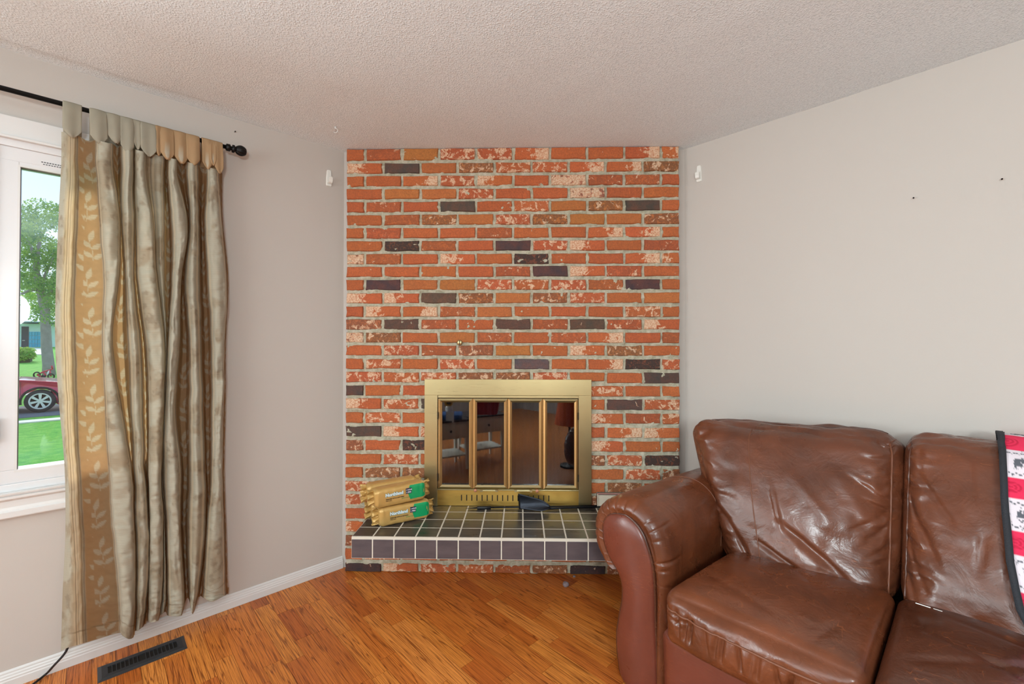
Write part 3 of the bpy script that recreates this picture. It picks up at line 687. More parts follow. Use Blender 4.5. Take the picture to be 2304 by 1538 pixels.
# tabs over the rod : px left, right at the rod, px of the tip, py of the tip, fabric
TABS = [(141, 184, 163, 309, 0), (201, 240, 225, 323, 0), (238, 271, 262, 322, 0), (271, 301, 287, 343, 0), (300, 317, 310, 336, 0), (316, 351, 336, 352, 0), (349, 364, 358, 350, 1), (360, 391, 378, 359, 1),
        (390, 420, 410, 368, 1), (419, 449, 436, 371, 1), (454, 476, 468, 380, 1), (472, 486, 480, 372, 1), (481, 501, 495, 390, 1)]
for k, (pl, pr_, pt, ty, fb) in enumerate(TABS):
    wf = RW+.0135+.002*(k % 2); ry = 229+(pl-120)*.2735
    u0 = hitL(pl, ry, wf)[0]; u1 = hitL(pr_, 229+(pr_-120)*.2735, wf)[0]; ut, zt = hitL(pt, ty, wf+.004)
    path = [(RW-.030, RZ-.115), (RW-.020, RZ-.05), (RW-.0135, RZ-.01)]+[(RW-.0135*math.cos(a), RZ+.0125*math.sin(a)) for a in np.linspace(.3, math.pi-.3, 7)]+[(wf, RZ-.02), (wf+.002, RZ-.05), (wf+.004, zt+.030), (wf+.004, zt+.014), (wf+.003, zt)]
    nn = 13; V = []; cols = []
    for i, (wv, zv) in enumerate(path):
        fr = (i-9)/5 if i > 9 else 0; uc = (u0+u1)/2*(1-max(0, fr))+ut*max(0, fr); hw = abs(u0-u1)/2*{len(path)-1: .14, len(path)-2: .62}.get(i, 1)
        for j in range(nn):
            q = -1+2*j/(nn-1); zadd = 0
            V.append(LP(uc+hw*q, wv+.0025*math.sin(q*3+k)*(1 if i > 9 else .3)-.003*q*q, zv+zadd)-curt.location)
            b = sage if not fb else leafc*1.08
            m_ = .93+.12*vnoise(uc*40+q*2, zv*60, k)
            if abs(q) > .86 or i >= len(path)-1: b = b*1.15
            if fb and i in (12, 13) and (-.2 < q < .5) and k % 3 != 0: b = lfc
            cols.append(b*m_)
    me = np_mesh('tab', V, grid_faces(len(path), nn)); set_col(me, cols); o = obj('tab', me, M_curtain, curt); sm = o.modifiers.new('thick', 'SOLIDIFY'); sm.thickness = .0022

# ------------------------------------------------------------------ floor register, cable, lint, hooks, marks
reg = thing('floor_register', 'charcoal metal floor vent register beside the baseboard', 'floor vent', LP(.90, .155, 0))
ru0, ru1, rw0, rw1 = .760, 1.041, .098, .212
ro = MB(); rr_ = [(ru0, rw0, 0), (ru1, rw0, 0), (ru1, rw1, 0), (ru0, rw1, 0)]; ii = [(ru0+.012, rw0+.012), (ru1-.012, rw0+.012), (ru1-.012, rw1-.012), (ru0+.012, rw1-.012)]
jj = [(ru0+.030, rw0+.032), (ru1-.030, rw0+.032), (ru1-.030, rw1-.032), (ru0+.030, rw1-.032)]
vs = [LP(a, b, .0005) for a, b, c in rr_]+[LP(a, b, .0055) for a, b in ii]+[LP(a, b, .0060) for a, b in jj]+[LP(a, b, .001) for a, b in jj]
fs = []
for l in range(3):
    for k in range(4): fs.append((l*4+k, l*4+(k+1) % 4, (l+1)*4+(k+1) % 4, (l+1)*4+k))
fs.append((12, 13, 14, 15)); rel(MB().add(vs, fs).build('register_frame', M_register, reg), reg)
rel(MB().lbox(ru0+.031, ru1-.031, rw0+.033, rw1-.033, .0012, .0016).build('register_opening', M_groove, reg), reg)
fm = MB().lbox(-.0012, .0012, -.026, .026, 0, .0045)
fme = mesh('register_fin', [p-CL for p in fm.v], fm.f)
for k in range(1, 17):
    if k == 9: continue
    a = ru0+.030+(ru1-ru0-.060)*k/17; o = obj('register_fin', fme, M_register, reg); o.location = LP(a, (rw0+rw1)/2, .0013)-reg.location
for b in (rw0+.046, ): pass
cb = [LP(1.085, .030, .17), LP(1.098, .045, .11), LP(1.12, .062, .06), LP(1.15, .085, .022)]
px_c = [(150, 1462, .10), (124, 1494, .055), (104, 1515, .012), (80, 1534, .006), (50, 1556, .006), (0, 1590, .006)]
pts = [hit(150, 1430, iL, CL+iL*.05), hit(150, 1462, iL, CL+iL*.055), hit(118, 1500, iL, CL+iL*.05)]+[hitZ(x, y, z) for x, y, z in px_c[2:]]+[hitZ(-60, 1640, .006)]
tag(MB().tube(crom([list(p) for p in pts], np.arange(len(pts)), np.linspace(0, len(pts)-1, 40)), .0042, 8).build('power_cable', M_blackp, smooth=True), 'black cable coming down from behind the curtain over the baseboard', 'cable')
def blob(name, loc, r, seed, mat, sq=1.):
    V = []; n, m = 14, 10
    for i in range(m):
        for k in range(n):
            th = math.pi*i/(m-1); a = 2*math.pi*k/n; q = r*(1+.5*(vnoise(math.cos(a)*2+5, math.sin(a)*2+i*.5+7, seed)-.5)); V.append((q*math.sin(th)*math.cos(a), q*math.sin(th)*math.sin(a), q*math.cos(th)*sq))
    o = obj(name, mesh(name, V, [(i*n+k, (i+1)*n+k, (i+1)*n+(k+1) % n, i*n+(k+1) % n) for i in range(m-1) for k in range(n)], True), mat); o.location = loc; return o
p = hitZ(1273, 1314, .010); tag(blob('lint_tuft', p, .017, 3, M_dust, .8), 'grey lint ball on the floor in front of the hearth', 'lint', 'lint on the floor')
p = hitZ(1292, 1296, .005); tag(blob('lint_tuft', p, .007, 5, M_dust, .7), 'smaller grey lint speck right behind the lint ball by the bricks', 'lint', 'lint on the floor')

def hook(name, org, ax, inn, label):
    t = thing(name, label, 'hook', org, 'adhesive hooks either side of the brick')
    def Q(a, b, c): return ax*a+inn*b+Z*c
    n = 12; pl = []
    for (hz, hw) in ((-.046, .0135), (-.040, .0165), (.0, .016), (.040, .0125), (.046, .009)): pl.append((hz, hw))
    mbk = MB(); vs = []
    for hz, hw in pl: vs += [Q(-hw, 0, hz), Q(-hw*.8, .006, hz), Q(hw*.8, .006, hz), Q(hw, 0, hz)]
    fs = [(i*4+j, (i+1)*4+j, (i+1)*4+(j+1) % 4, i*4+(j+1) % 4) for i in range(4) for j in range(4)]+[(0, 1, 2, 3), (19, 18, 17, 16)]
    mbk.add(vs, fs).build('hook_base', M_wplastic, t, smooth=False, bevel=.001)
    path = [(.005, .012), (.006, -.018), (.010, -.029), (.018, -.033), (.025, -.028), (.028, -.016), (.0285, -.002), (.027, .004)]
    v2 = []
    for a, c in path:
        wd = .011 if c < 0 else .0085
        v2 += [Q(-wd, a-.002, c), Q(wd, a-.002, c), Q(wd, a+.0018, c), Q(-wd, a+.0018, c)]
    m = len(path); fs = [(i*4+j, (i+1)*4+j, (i+1)*4+(j+1) % 4, i*4+(j+1) % 4) for i in range(m-1) for j in range(4)]+[(0, 1, 2, 3), (4*m-1, 4*m-2, 4*m-3, 4*m-4)]
    MB().add(v2, fs).build('hook_arm', M_wplastic, t, bevel=.0008)
hook('wall_hook', LP(hitL(740, 401)[0], 0, hitL(740, 401)[1]), aL, iL, 'white plastic adhesive hook on the wall left of the brick')
qr = hit(1573, 391, iR, CR)-CR; hook('wall_hook', RP(qr.dot(aR), 0, qr.z), aR, iR, 'white plastic adhesive hook on the wall right of the brick')
# brass valve cover on the brick
kx, kz = hitB(1034, 770.5, -.01); vk = thing('key_valve_cover', 'small round slotted brass cap set in the brick above the fireplace', 'valve', (kx, -.004, kz))
mbv = MB(); mbv.tube([(0, .004, 0), (0, -.006, 0), (0, -.009, 0)], [.0155, .0155, .012], 20); mbv.build('valve_plate', M_brass, vk, smooth=True)
MB().box((-.0035, -.0102, -.012), (.004, 0, 0), (0, .0016, 0), (.003, 0, .024)).build('valve_slot', M_groove, vk)
# screw hook in ceiling
cp = hitZ(755, 285, H); ck = thing('ceiling_hook', 'small white painted screw hook in the textured ceiling', 'hook', cp)
MB().tube([(0, 0, .0), (0, 0, -.012)], [.006, .004], 10).build('hook_collar', M_white, ck, smooth=True)
MB().tube([(0, 0, -.008)]+[(.011*math.sin(a), .0, -.021+.011*math.cos(a)) for a in np.linspace(0, 4.2, 14)], .0022, 8).build('hook_loop', M_white, ck, smooth=True)
def nail(px, py, wall, label):
    n, o0 = (iL, CL) if wall == 'L' else (iR, CR); p = hit(px, py, n, o0)
    tag(MB().tube([p, p+n*.012, p+n*.014-Z*.001], [.0016, .0016, .0032], 8).build('nail', M_black), label, 'nail', 'nails left in the walls')
nail(528, 297, 'L', 'bent dark nail in the wall above the curtain finial')
nail(2056, 446, 'R', 'tiny dark nail lower on the right wall, nearer the brick'); nail(2254, 404, 'R', 'tiny dark nail high on the right wall, nearer the picture edge')

# ------------------------------------------------------------------ firelogs on the hearth
import bpy
def text_mesh(s, size, name='t', bold=0.):
    cu = bpy.data.curves.new(name, 'FONT'); cu.body = s; cu.size = size; cu.extrude = .0003; cu.offset = bold; cu.resolution_u = 3
    o = bpy.data.objects.new(name, cu); C.objects.link(o); dg = bpy.context.evaluated_depsgraph_get(); me = bpy.data.meshes.new_from_object(o.evaluated_get(dg)); bpy.data.objects.remove(o); return me
def firelog(loc, rz, tilt, label, seed, front=True):
    t = thing('wrapped_firelog', label, 'firelog', loc, 'wrapped firelogs stacked on the hearth'); t.rotation_euler = (0, tilt, rz)
    Ln, Wd, Ht = .262, .080, .094; nx, na = 60, 56; r2 = random.Random(seed)
    xs_ = np.linspace(-Ln/2, Ln/2, nx); aa = np.linspace(0, 2*np.pi, na, endpoint=False)
    XX, AA = np.meshgrid(xs_, aa, indexing='ij'); ex = 5.
    den = (np.abs(np.cos(AA))**ex+np.abs(np.sin(AA))**ex)**(1/ex); yy = np.cos(AA)/den*Wd/2; zz_ = np.sin(AA)/den*Ht/2
    e = np.abs(XX)/(Ln/2); tp = 1-.16*sstep(.86, 1., e); wr = 1+(fbm(XX*60+seed, AA*1.4, seed)-.5)*(.05+.12*sstep(.7, 1, e))
    V = np.stack([XX, yy*tp*wr, zz_*tp*wr+Ht/2], -1)
    me = np_mesh('wrapper', V.reshape(-1, 3), grid_faces(nx, na, False)); me2 = MB()
    F2 = [(i*na+k, (i+1)*na+k, (i+1)*na+(k+1) % na, i*na+(k+1) % na) for i in range(nx-1) for k in range(na)]+[tuple(range(na)), tuple(reversed(range((nx-1)*na, nx*na)))]
    obj('wrapper', mesh('wrapper', V.reshape(-1, 3), F2, True), M_foil, t)
    for sg in (-1, 1):   # crimped end fins
        vs = []; n = 22
        for i in range(5):
            q = i/4; h = Ht*(.38+.11*q)
            for k in range(n):
                a = -1+2*k/(n-1); vs.append((sg*(Ln/2-.012+.042*q), .010*math.sin(a*9+seed+i*.5)*(.4+q)+(1-q)*a*.01+.006*r2.uniform(-1, 1)*q, Ht/2+a*h+.003*math.sin(k*1.7+seed)))
        me3 = np_mesh('end_crimp', vs, grid_faces(5, n)); o = obj('end_crimp', me3, M_foil if sg < 0 or not front else M_foil, t); sd = o.modifiers.new('t', 'SOLIDIFY'); sd.thickness = .0012
    if front:
        # printed band hugging the wrapper near the right end
        i0, i1 = int(nx*.68), int(nx*.99); ks = [k for k in range(na) if -2.75 < ((aa[k]+math.pi) % (2*math.pi))-math.pi < -.25 or (math.pi*.80 < aa[k] < math.pi*1.22)]
        ks = [k for k in range(na) if math.pi*.72 < aa[k] < math.pi*1.20]
        VB = V[i0:i1][:, ks].copy(); cc2 = np.array([0, 0, Ht/2]); VB[..., 1:] = (VB[..., 1:]-cc2[1:])*1.012+cc2[1:]
        VB[..., 0] += .010*np.sin(np.linspace(0, np.pi, len(ks)))[None, :]*-1*(np.linspace(1, 0, i1-i0)[:, None])
        obj('green_band', np_mesh('green_band', VB.reshape(-1, 3), grid_faces(i1-i0, len(ks))), M_green, t)
        yf = -Wd/2*1.035
        def place(me, x, z, mat, nm, shear=.0, dy=0.):
            me.transform(Matrix.Translation((x, yf-dy, z)) @ Matrix.Rotation(math.pi/2, 4, 'X')); obj(nm, me, mat, t)
        place(text_mesh('Northland', .0215, bold=.0006), -.080, Ht*.58, M_ink, 'lettering', dy=.0012)
        place(text_mesh('Northland', .0215, bold=.0018), -.0795, Ht*.572, M_cyan, 'lettering_outline')
        MB().box((.024, yf-.0004, Ht*.52), (.030, 0, 0), (0, .001, 0), (0, 0, .028)).build('badge', M_badge, t)
        place(text_mesh('1 HOUR', .0085, bold=.0002), .0255, Ht*.52+.0165, M_ink, 'lettering', dy=.001); place(text_mesh('1 FIRE', .0100, bold=.0002), .0255, Ht*.52+.004, M_ink, 'lettering', dy=.001)
        place(text_mesh('FIRELOGS WITH A NATURAL', .0072, bold=.0002), -.079, Ht*.40, M_inkd, 'lettering', dy=.0004); place(text_mesh('FIRE LOG', .0072), -.079, Ht*.31, M_inkd, 'lettering', dy=.0004); place(text_mesh('BURNS CLEAN', .0065), .002, Ht*.31, M_green, 'lettering', dy=.0004)
    return t
pA = hitZ(848, 1190, HZ); pB = hitZ(975, 1164, HZ); dv = (pB-pA).normalized(); rz_ = math.atan2(dv.y, dv.x); nrm = Vector((-dv.y, dv.x, 0)); mid = (pA+pB)/2
zt = HZ+.001
firelog(mid+nrm*.042+Z*.001-dv*.002, rz_, 0, 'lower front gold wrapped firelog with green band, on the hearth tiles', 1)
firelog(mid+nrm*.046+Z*.099-dv*.022, rz_, -.035, 'upper front gold wrapped firelog with green band, on top of the stack', 2)
firelog(mid+nrm*.136+Z*.001-dv*.020, rz_, 0, 'lower rear gold wrapped firelog, mostly hidden against the brick side', 3, False)
firelog(mid+nrm*.138+Z*.099-dv*.040, rz_, -.02, 'upper rear gold wrapped firelog behind the top one', 4, False)

# ------------------------------------------------------------------ fire tools and the small frame on the hearth
def hz(px, py, h): return hitZ(px, py, HZ+h)
sh = thing('fire_shovel', 'dark iron ash shovel lying on the hearth in front of the doors', 'shovel', hz(1200, 1145, .01))
bl = []; n1_, n2_ = 14, 12
c00 = hitB(1166, 1111, -.055); c01 = hz(1168, 1144, .002); c10 = hitB(1240, 1129, -.08); c11 = hz(1237, 1153, .003)
A = Vector((c00[0], -.045, c00[1])); Bv = c01; Cc = Vector((c10[0], -.07, c10[1])); Dd = c11
for i in range(n1_):
    t = i/(n1_-1)
    for j in range(n2_):
        s_ = j/(n2_-1); sp = s_-.5; nar = 1-.55*max(0, t-.62)**2/.38**2*1.4
        s3 = .5+sp*nar; top = A.lerp(Cc, t); bot = Bv.lerp(Dd, t); p = top.lerp(bot, s3); p = p+Vector((0, .010, -.006))*(math.cos(sp*math.pi))*(1-.5*t)+Vector((.3, .0, .1))*.035*math.sin(t*1.8)*(.5-s_)*-.4
        bl.append(p-sh.location)
me = np_mesh('shovel_blade', bl, grid_faces(n1_, n2_)); o = obj('shovel_blade', me, M_iron, sh); sm = o.modifiers.new('t', 'SOLIDIFY'); sm.thickness = .002
e0 = hz(1226, 1143, .012); e1 = hz(1420, 1138, .008)
rel(MB().tube([e0, e0.lerp(e1, .1), e1], .0052, 10).build('shovel_shaft', M_iron, sh, smooth=True), sh)
for k, f_ in enumerate((.05, .3)):
    rel(MB().tube([e0+Vector((-.02, 0, .006))+Vector((.012*k, 0, 0)), e0+Vector((-.02+.012*k, -.004, .010))], .003, 8).build('rivet', M_pewter, sh, smooth=True), sh)
pk = thing('fire_poker', 'thin black fire poker lying along the back of the hearth behind the shovel', 'poker', hz(1100, 1142, .01))
q0 = hz(1048, 1143, .005); q1 = hz(1073, 1142, .008); q2 = hz(1105, 1141, .008); q3 = hz(1345, 1137.5, .010)
rel(MB().tube([q0, q1], [.001, .0042], 8).build('poker_tip', M_iron, pk, smooth=True), pk)
rel(MB().tube([q1, q1.lerp(q2, .05), q1.lerp(q2, .95), q2], [.005, .010, .010, .005], 12).build('poker_grip', M_blackp, pk, smooth=True), pk)
rel(MB().tube([q2, q3], .0045, 8).build('poker_shaft', M_iron, pk, smooth=True), pk)
bh = thing('hearth_brush', 'hearth tool with a ringed pewter handle at the right end of the hearth', 'fire tool', hz(1300, 1133, .01))
g0 = hz(1279, 1134, .010); g1 = hz(1336, 1131, .012); rs = []; pp = []
for i in range(40):
    t = i/39; r = .0075
    if t < .25: r = .0085+.002*(1 if int(t*32) % 2 == 0 else -1)
    elif t < .8: r = .0065+.0055*((t-.25)/.55)
    elif t < .84: r = .005
    else: r = .010-.004*abs(t-.92)/.08
    pp.append(g0.lerp(g1, t)); rs.append(r)
rel(MB().tube(pp, rs, 14).build('turned_handle', M_pewter, bh, smooth=True), bh)
rel(MB().tube([g1, g1+(g1-g0)*2.2+Vector((0, 0, -.02))], .0045, 8).build('tool_shaft', M_iron, bh, smooth=True), bh)
fx0, fz1 = hitB(1345, 1112, -.05); pf = thing('small_box_frame', 'small cream box with a dusty pink rim on the hearth behind the sofa arm', 'box frame', (fx0, -.034, HZ+.001))
fw, fh = .19, fz1-HZ; M_cream = simple('cream_panel', (226, 216, 196), .7); M_pink = simple('dusty_pink_rim', (186, 138, 130), .5)
MB().box((0, .004, 0), (fw, 0, 0), (0, .018, 0), (0, 0, fh)).build('box_back', M_cream, pf)
MB().box((0, 0, fh-.006), (fw, 0, 0), (0, .022, 0), (0, 0, .006)).build('rim_top', M_pink, pf, bevel=.001)
MB().box((0, 0, 0), (.006, 0, 0), (0, .022, 0), (0, 0, fh-.006)).build('rim_side', M_cream, pf, bevel=.001); MB().box((.0062, .002, fh-.009), (fw-.01, 0, 0), (0, .002, 0), (0, 0, .003)).build('rim_shadow_line', M_groove, pf)
# ------------------------------------------------------------------ sofa
sofa = thing('leather_sofa', 'brown leather rolled arm sofa along the right wall', 'sofa', RP(1.2, .5, 0))
SO = Vector(sofa.location)
def quad_inv(px, py, Q):   # (x in -1..1 left-right, y in -1..1 bottom-top) inside an image quad TL,TR,BR,BL
    TL, TR, BRr, BL = [np.array(q, float) for q in Q]; x = y = 0.
    for _ in range(12):
        u, v = (x+1)/2, (y+1)/2
        p = (TL*(1-u)+TR*u)*v+(BL*(1-u)+BRr*u)*(1-v)-np.array([px, py])
        du = ((TR-TL)*v+(BRr-BL)*(1-v))/2; dv_ = ((TL*(1-u)+TR*u)-(BL*(1-u)+BRr*u))/2
        dx_, dy_ = np.linalg.solve(np.array([du, dv_]).T, -p); x += dx_; y += dy_
    return x, y
M_welt = simple('brown_welt', (112, 66, 44), .45)
class Cushion:
    def __init__(s, corners, rad, puff, creases=(), nz_amp=.006, seed=0, top_creases=()):
        s.K = {k: np.array(v, float) for k, v in corners.items()}; s.rad = np.array(rad); s.puff = puff; s.cr = creases; s.tc = top_creases; s.na = nz_amp; s.seed = seed
    def ev(s, P):
        P = np.asarray(P, float); r = s.rad; inner = np.clip(P, -(1-r), 1-r); dl = (P-inner)/r
        L2 = np.linalg.norm(dl, axis=-1, keepdims=True); Li = np.abs(dl).max(-1, keepdims=True)
        pos = inner+r*np.where(L2 > 1e-9, dl/np.maximum(L2, 1e-9)*Li, 0)
        a, b, c = P[..., 0], P[..., 1], P[..., 2]
        q = lambda t: np.clip(1-np.abs(t)**2.4, 0, 1)
        pf = s.puff; off = np.zeros_like(pos)
        off[..., 1] += pf.get('front', 0)*sstep(.5, 1, b)*q(a)*q(c)
        off[..., 2] += pf.get('top', 0)*sstep(.5, 1, c)*q(a)**.7*q(b)**.8
        off[..., 0] += pf.get('side', 0)*a*q(b)*q(c)
        # creases on the front face
        fr = sstep(.55, .95, b); tp = sstep(.55, .95, c)
        for lst, x, y, gate, ax in ((s.cr, a, c, fr, 1), (s.tc, a, b, tp, 2)):
            for (x0, y0, x1, y1, wd, dp) in lst:
                dx_, dy_ = x1-x0, y1-y0; L = dx_*dx_+dy_*dy_; t = np.clip(((x-x0)*dx_+(y-y0)*dy_)/L, 0, 1)
                dist = np.hypot(x-(x0+t*dx_), y-(y0+t*dy_)); tap = np.sin(np.pi*np.clip(t*.9+.05, 0, 1))**.6
                off[..., ax] -= dp*gate*np.exp(-(dist/wd)**2)*tap
        nn = (fbm(a*2.2+s.seed*3+5, c*2.2+b*1.7, s.seed+40, 3)-.5)*2
        off[..., 1] += s.na*nn*fr*6; off[..., 2] += s.na*(fbm(a*2.5+9+s.seed, b*2.5, s.seed+60, 3)-.5)*10*tp
        # tightly gathered ripples next to the seams
        for sd, am in pf.get('gather', ()):
            e = sstep(.55, .97, a*sd); off[..., 1] += am*e*fr*np.sin(c*26+3*fbm(c*3, a*2, s.seed)*6+a*9)*fbm(c*5, a*3+2, s.seed+9)*2
        pos = pos+off
        A, Bq, Cq = [(pos[..., i:i+1]+1)/2 for i in range(3)]
        W = 0
        for (i, j, k), v in s.K.items():
            W = W+(A if i else 1-A)*(Bq if j else 1-Bq)*(Cq if k else 1-Cq)*v
        return W
    def world(s, P):
        W = s.ev(P); return np.array(CR)+W[..., 0:1]*np.array(aR)+W[..., 1:2]*np.array(iR)+W[..., 2:3]*np.array([0, 0, 1.])
    def build(s, name, mat, par, n=(70, 36, 60)):
        nx, ny, nz = n; idx = []; fac = []
        def face(fix, val):
            d = [nx, ny, nz]; ax = [i for i in range(3) if i != fix]
            I, J = np.meshgrid(np.arange(d[ax[0]]+1), np.arange(d[ax[1]]+1), indexing='ij'); ijk = np.zeros(I.shape+(3,), int); ijk[..., ax[0]] = I; ijk[..., ax[1]] = J; ijk[..., fix] = val
            ids = (ijk[..., 0]*(ny+1)+ijk[..., 1])*(nz+1)+ijk[..., 2]
            f = np.stack([ids[:-1, :-1], ids[1:, :-1], ids[1:, 1:], ids[:-1, 1:]], -1).reshape(-1, 4)
            flip = (val > 0) ^ (fix == 1)
            return f if flip else f[:, ::-1]
        for fx_, mx in ((0, nx), (1, ny), (2, nz)): fac += [face(fx_, 0), face(fx_, mx)]
        fac = np.concatenate(fac); uq, inv = np.unique(fac, return_inverse=True); fac = inv.reshape(-1, 4)
        k = uq % (nz+1); j = (uq//(nz+1)) % (ny+1); i = uq//((nz+1)*(ny+1))
        P = np.stack([i/nx*2-1, j/ny*2-1, k/nz*2-1], -1).astype(float)
        V = s.world(P)-np.array(SO); return obj(name, np_mesh(name, V, fac), mat, par)
    def seam(s, pts, r, name, mat, par, lift=0.):
        w_ = s.world(np.array(pts, float)); ctr = s.world(np.zeros(3))
        return MB().tube([Vector(p)-SO+((Vector(p)-Vector(ctr)).normalized()*lift) for p in w_], r, 8).build(name, mat, par, smooth=True)
def C8(ft, fbm_, bt, bb):  # each (sL, sR, d, z) for front-top, front-bottom, back-top, back-bottom
    K = {}
    for (j, k), q in (((1, 1), ft), ((1, 0), fbm_), ((0, 1), bt), ((0, 0), bb)):
        for i in (0, 1):
            sv, dv_, zv = (q[0], q[2][i] if hasattr(q[2], '__len__') else q[2], q[3][i] if hasattr(q[3], '__len__') else q[3]) if i == 0 else (q[1], q[2][i] if hasattr(q[2], '__len__') else q[2], q[3][i] if hasattr(q[3], '__len__') else q[3])
            K[(i, j, k)] = (sv, dv_, zv)
    return K
QB = [(1580, 945), (2032, 985), (2012, 1345), (1655, 1235)]
def cr(*a, Q=QB, w=.05, d=.05): (x0, y0), (x1, y1) = quad_inv(a[0], a[1], Q), quad_inv(a[2], a[3], Q); return (x0, y0, x1, y1, w, d)
cr1 = [cr(1745, 1180, 1850, 1250, w=.035, d=.07), cr(1800, 1150, 1935, 1270, w=.05, d=.09), cr(1880, 1240, 1990, 1320, w=.04, d=.08), cr(1730, 1215, 1800, 1270, w=.03, d=.05), cr(1960, 1110, 2015, 1150, w=.03, d=.07),
       cr(1930, 1060, 2005, 1120, w=.03, d=.05), cr(1830, 1060, 1900, 1150, w=.06, d=-.05), cr(1900, 1040, 1960, 1130, w=.07, d=-.05), cr(1970, 1190, 2012, 1170, w=.022, d=.06), cr(1965, 1225, 2010, 1215, w=.022, d=.05), cr(1940, 1170, 2010, 1145, w=.025, d=.05),
       cr(1620, 1080, 1690, 1160, w=.05, d=.05), cr(1690, 1160, 1730, 1235, w=.04, d=.06), cr(1610, 990, 1650, 960, w=.04, d=.05), cr(1790, 1290, 1950, 1335, w=.05, d=.05), cr(1785, 1075, 1800, 1160, w=.03, d=-.05), cr(1850, 1300, 1800, 1240, w=.03, d=.04)]
b1 = Cushion(C8((.20, .955, (.46, .235), (.955, .955)), (.45, .955, (.62, .53), .38), (.19, .955, (.10, .05), (.90, .95)), (.26, .955, .12, .42)), (.24, .62, .24), dict(front=.34, top=.05, side=.05, gather=((1, .045), (-1, .02))), cr1, .012, 1)
oB = b1.build('back_cushion', M_leatherb, sofa, (110, 34, 100))
QB2 = [(2045, 988), (2560, 990), (2560, 1560), (2025, 1345)]
cr2 = [cr(2070, 1060, 2150, 1160, Q=QB2, w=.03, d=.07), cr(2050, 1120, 2120, 1250, Q=QB2, w=.035, d=.09), cr(2040, 1190, 2090, 1300, Q=QB2, w=.03, d=.07), cr(2035, 1070, 2075, 1180, Q=QB2, w=.025, d=.06), cr(2030, 1250, 2075, 1330, Q=QB2, w=.03, d=.06),
       cr(2080, 1000, 2085, 1080, Q=QB2, w=.03, d=.03), cr(2190, 1000, 2195, 1110, Q=QB2, w=.03, d=.04), cr(2215, 1180, 2200, 1260, Q=QB2, w=.04, d=.05), cr(2130, 1090, 2220, 1190, Q=QB2, w=.06, d=.04)]
b2 = Cushion(C8((.962, 1.56, .25, .965), (.962, 1.56, .53, .40), (.962, 1.56, .05, .95), (.962, 1.56, .12, .42)), (.20, .62, .24), dict(front=.34, top=.05, gather=((-1, .045), (1, .04))), cr2, .012, 2)
b2.build('back_cushion', M_leatherb, sofa, (100, 34, 90))
b3 = Cushion(C8((1.567, 2.34, (.25, .36), .95), (1.567, 2.15, .53, .40), (1.567, 2.35, .05, .93), (1.567, 2.2, .12, .42)), (.24, .62, .24), dict(front=.34, top=.05), (), .012, 3)
b3.build('back_cushion', M_leatherb, sofa, (30, 14, 30))
# seams on the back cushions
sx_ = -.46
b1.seam([(-.385+.085*t, 1, t) for t in np.linspace(.99, -.95, 30)], .0022, 'stitched_seam', M_piping, oB)
b1.seam([(1.0, b, .93) for b in ()]or[(.985, t, .97) for t in np.linspace(-.2, .9, 10)]+[(.99, .995, t) for t in np.linspace(.9, -.97, 30)], .0036, 'welt', M_welt, oB, .002)
b2.seam([(-.985, t, .97) for t in np.linspace(-.2, .9, 10)]+[(-.99, .995, t) for t in np.linspace(.9, -.97, 30)], .0036, 'welt', M_leatherd, sofa, .002)
b1.seam([(t, .30, 1.0) for t in np.linspace(-.9, .9, 30)], .0022, 'top_seam', M_leatherd, oB, .001)
# seat cushions
QS = [(1500, 1345), (1965, 1520), (1900, 1640), (1497, 1430)]
sc1 = [(-.95+.12*k+.03*((k*7) % 3), .55-.02*k, -.93+.12*k+.05*((k*5) % 3-1), -.35+.1*((k*3) % 3), .022, .045*(.5+((k*5) % 4)/4)) for k in range(16)]
sc1 += [(-.98, .38, -.6, .22, .03, .03), (-.98, .25, -.7, -.02, .03, .03)]
st1 = [(-.9, .3, .2, .7, .06, .03), (-.2, -.7, .7, .2, .06, .03), (.5, .9, .95, -.6, .05, .04)]
s1 = Cushion(C8((.412, .957, 1.085, .488), (.415, .957, 1.085, .305), (.455, .957, .46, .462), (.45, .957, .46, .30)), (.14, .16, .42), dict(front=.10, top=.30), sc1, .004, 4, st1)
o1 = s1.build('seat_cushion', M_leather, sofa, (120, 70, 30))
s1.seam([(-.985, t, .42) for t in np.linspace(.2, .93, 8)]+[(t, 1.0, .42) for t in np.linspace(-.96, .96, 50)]+[(.985, t, .45) for t in np.linspace(.93, -.3, 12)], .0034, 'front_welt', M_piping, o1, .001)
s1.seam([(t, .99, -.86) for t in np.linspace(-.97, .97, 40)], .0036, 'lower_welt', M_piping, o1, .001)
s2_ = Cushion(C8((.963, 1.56, 1.085, .488), (.963, 1.56, 1.085, .305), (.963, 1.56, .46, .462), (.963, 1.56, .46, .30)), (.14, .16, .42), dict(front=.10, top=.30), [(a_+.1, b_, c_, d_, e_, f_) for a_, b_, c_, d_, e_, f_ in sc1[:16]], .004, 5, [(-.8, .5, .1, -.2, .05, .05), (-.9, -.2, .6, .5, .06, .05), (-.6, -.6, .5, -.3, .04, .05)])
o2 = s2_.build('seat_cushion', M_leatherd, sofa, (100, 60, 26))
s2_.seam([(-.985, t, .45) for t in np.linspace(-.5, .93, 14)]+[(t, 1.0, .42) for t in np.linspace(-.96, .96, 40)], .0034, 'front_welt', M_piping, o2, .001)
s3 = Cushion(C8((1.567, 2.11, 1.085, .488), (1.567, 2.11, 1.085, .305), (1.567, 2.08, .46, .462), (1.567, 2.08, .46, .30)), (.14, .16, .42), dict(front=.10, top=.30), (), .004, 6)
s3.build('seat_cushion', M_leather, sofa, (30, 20, 12))
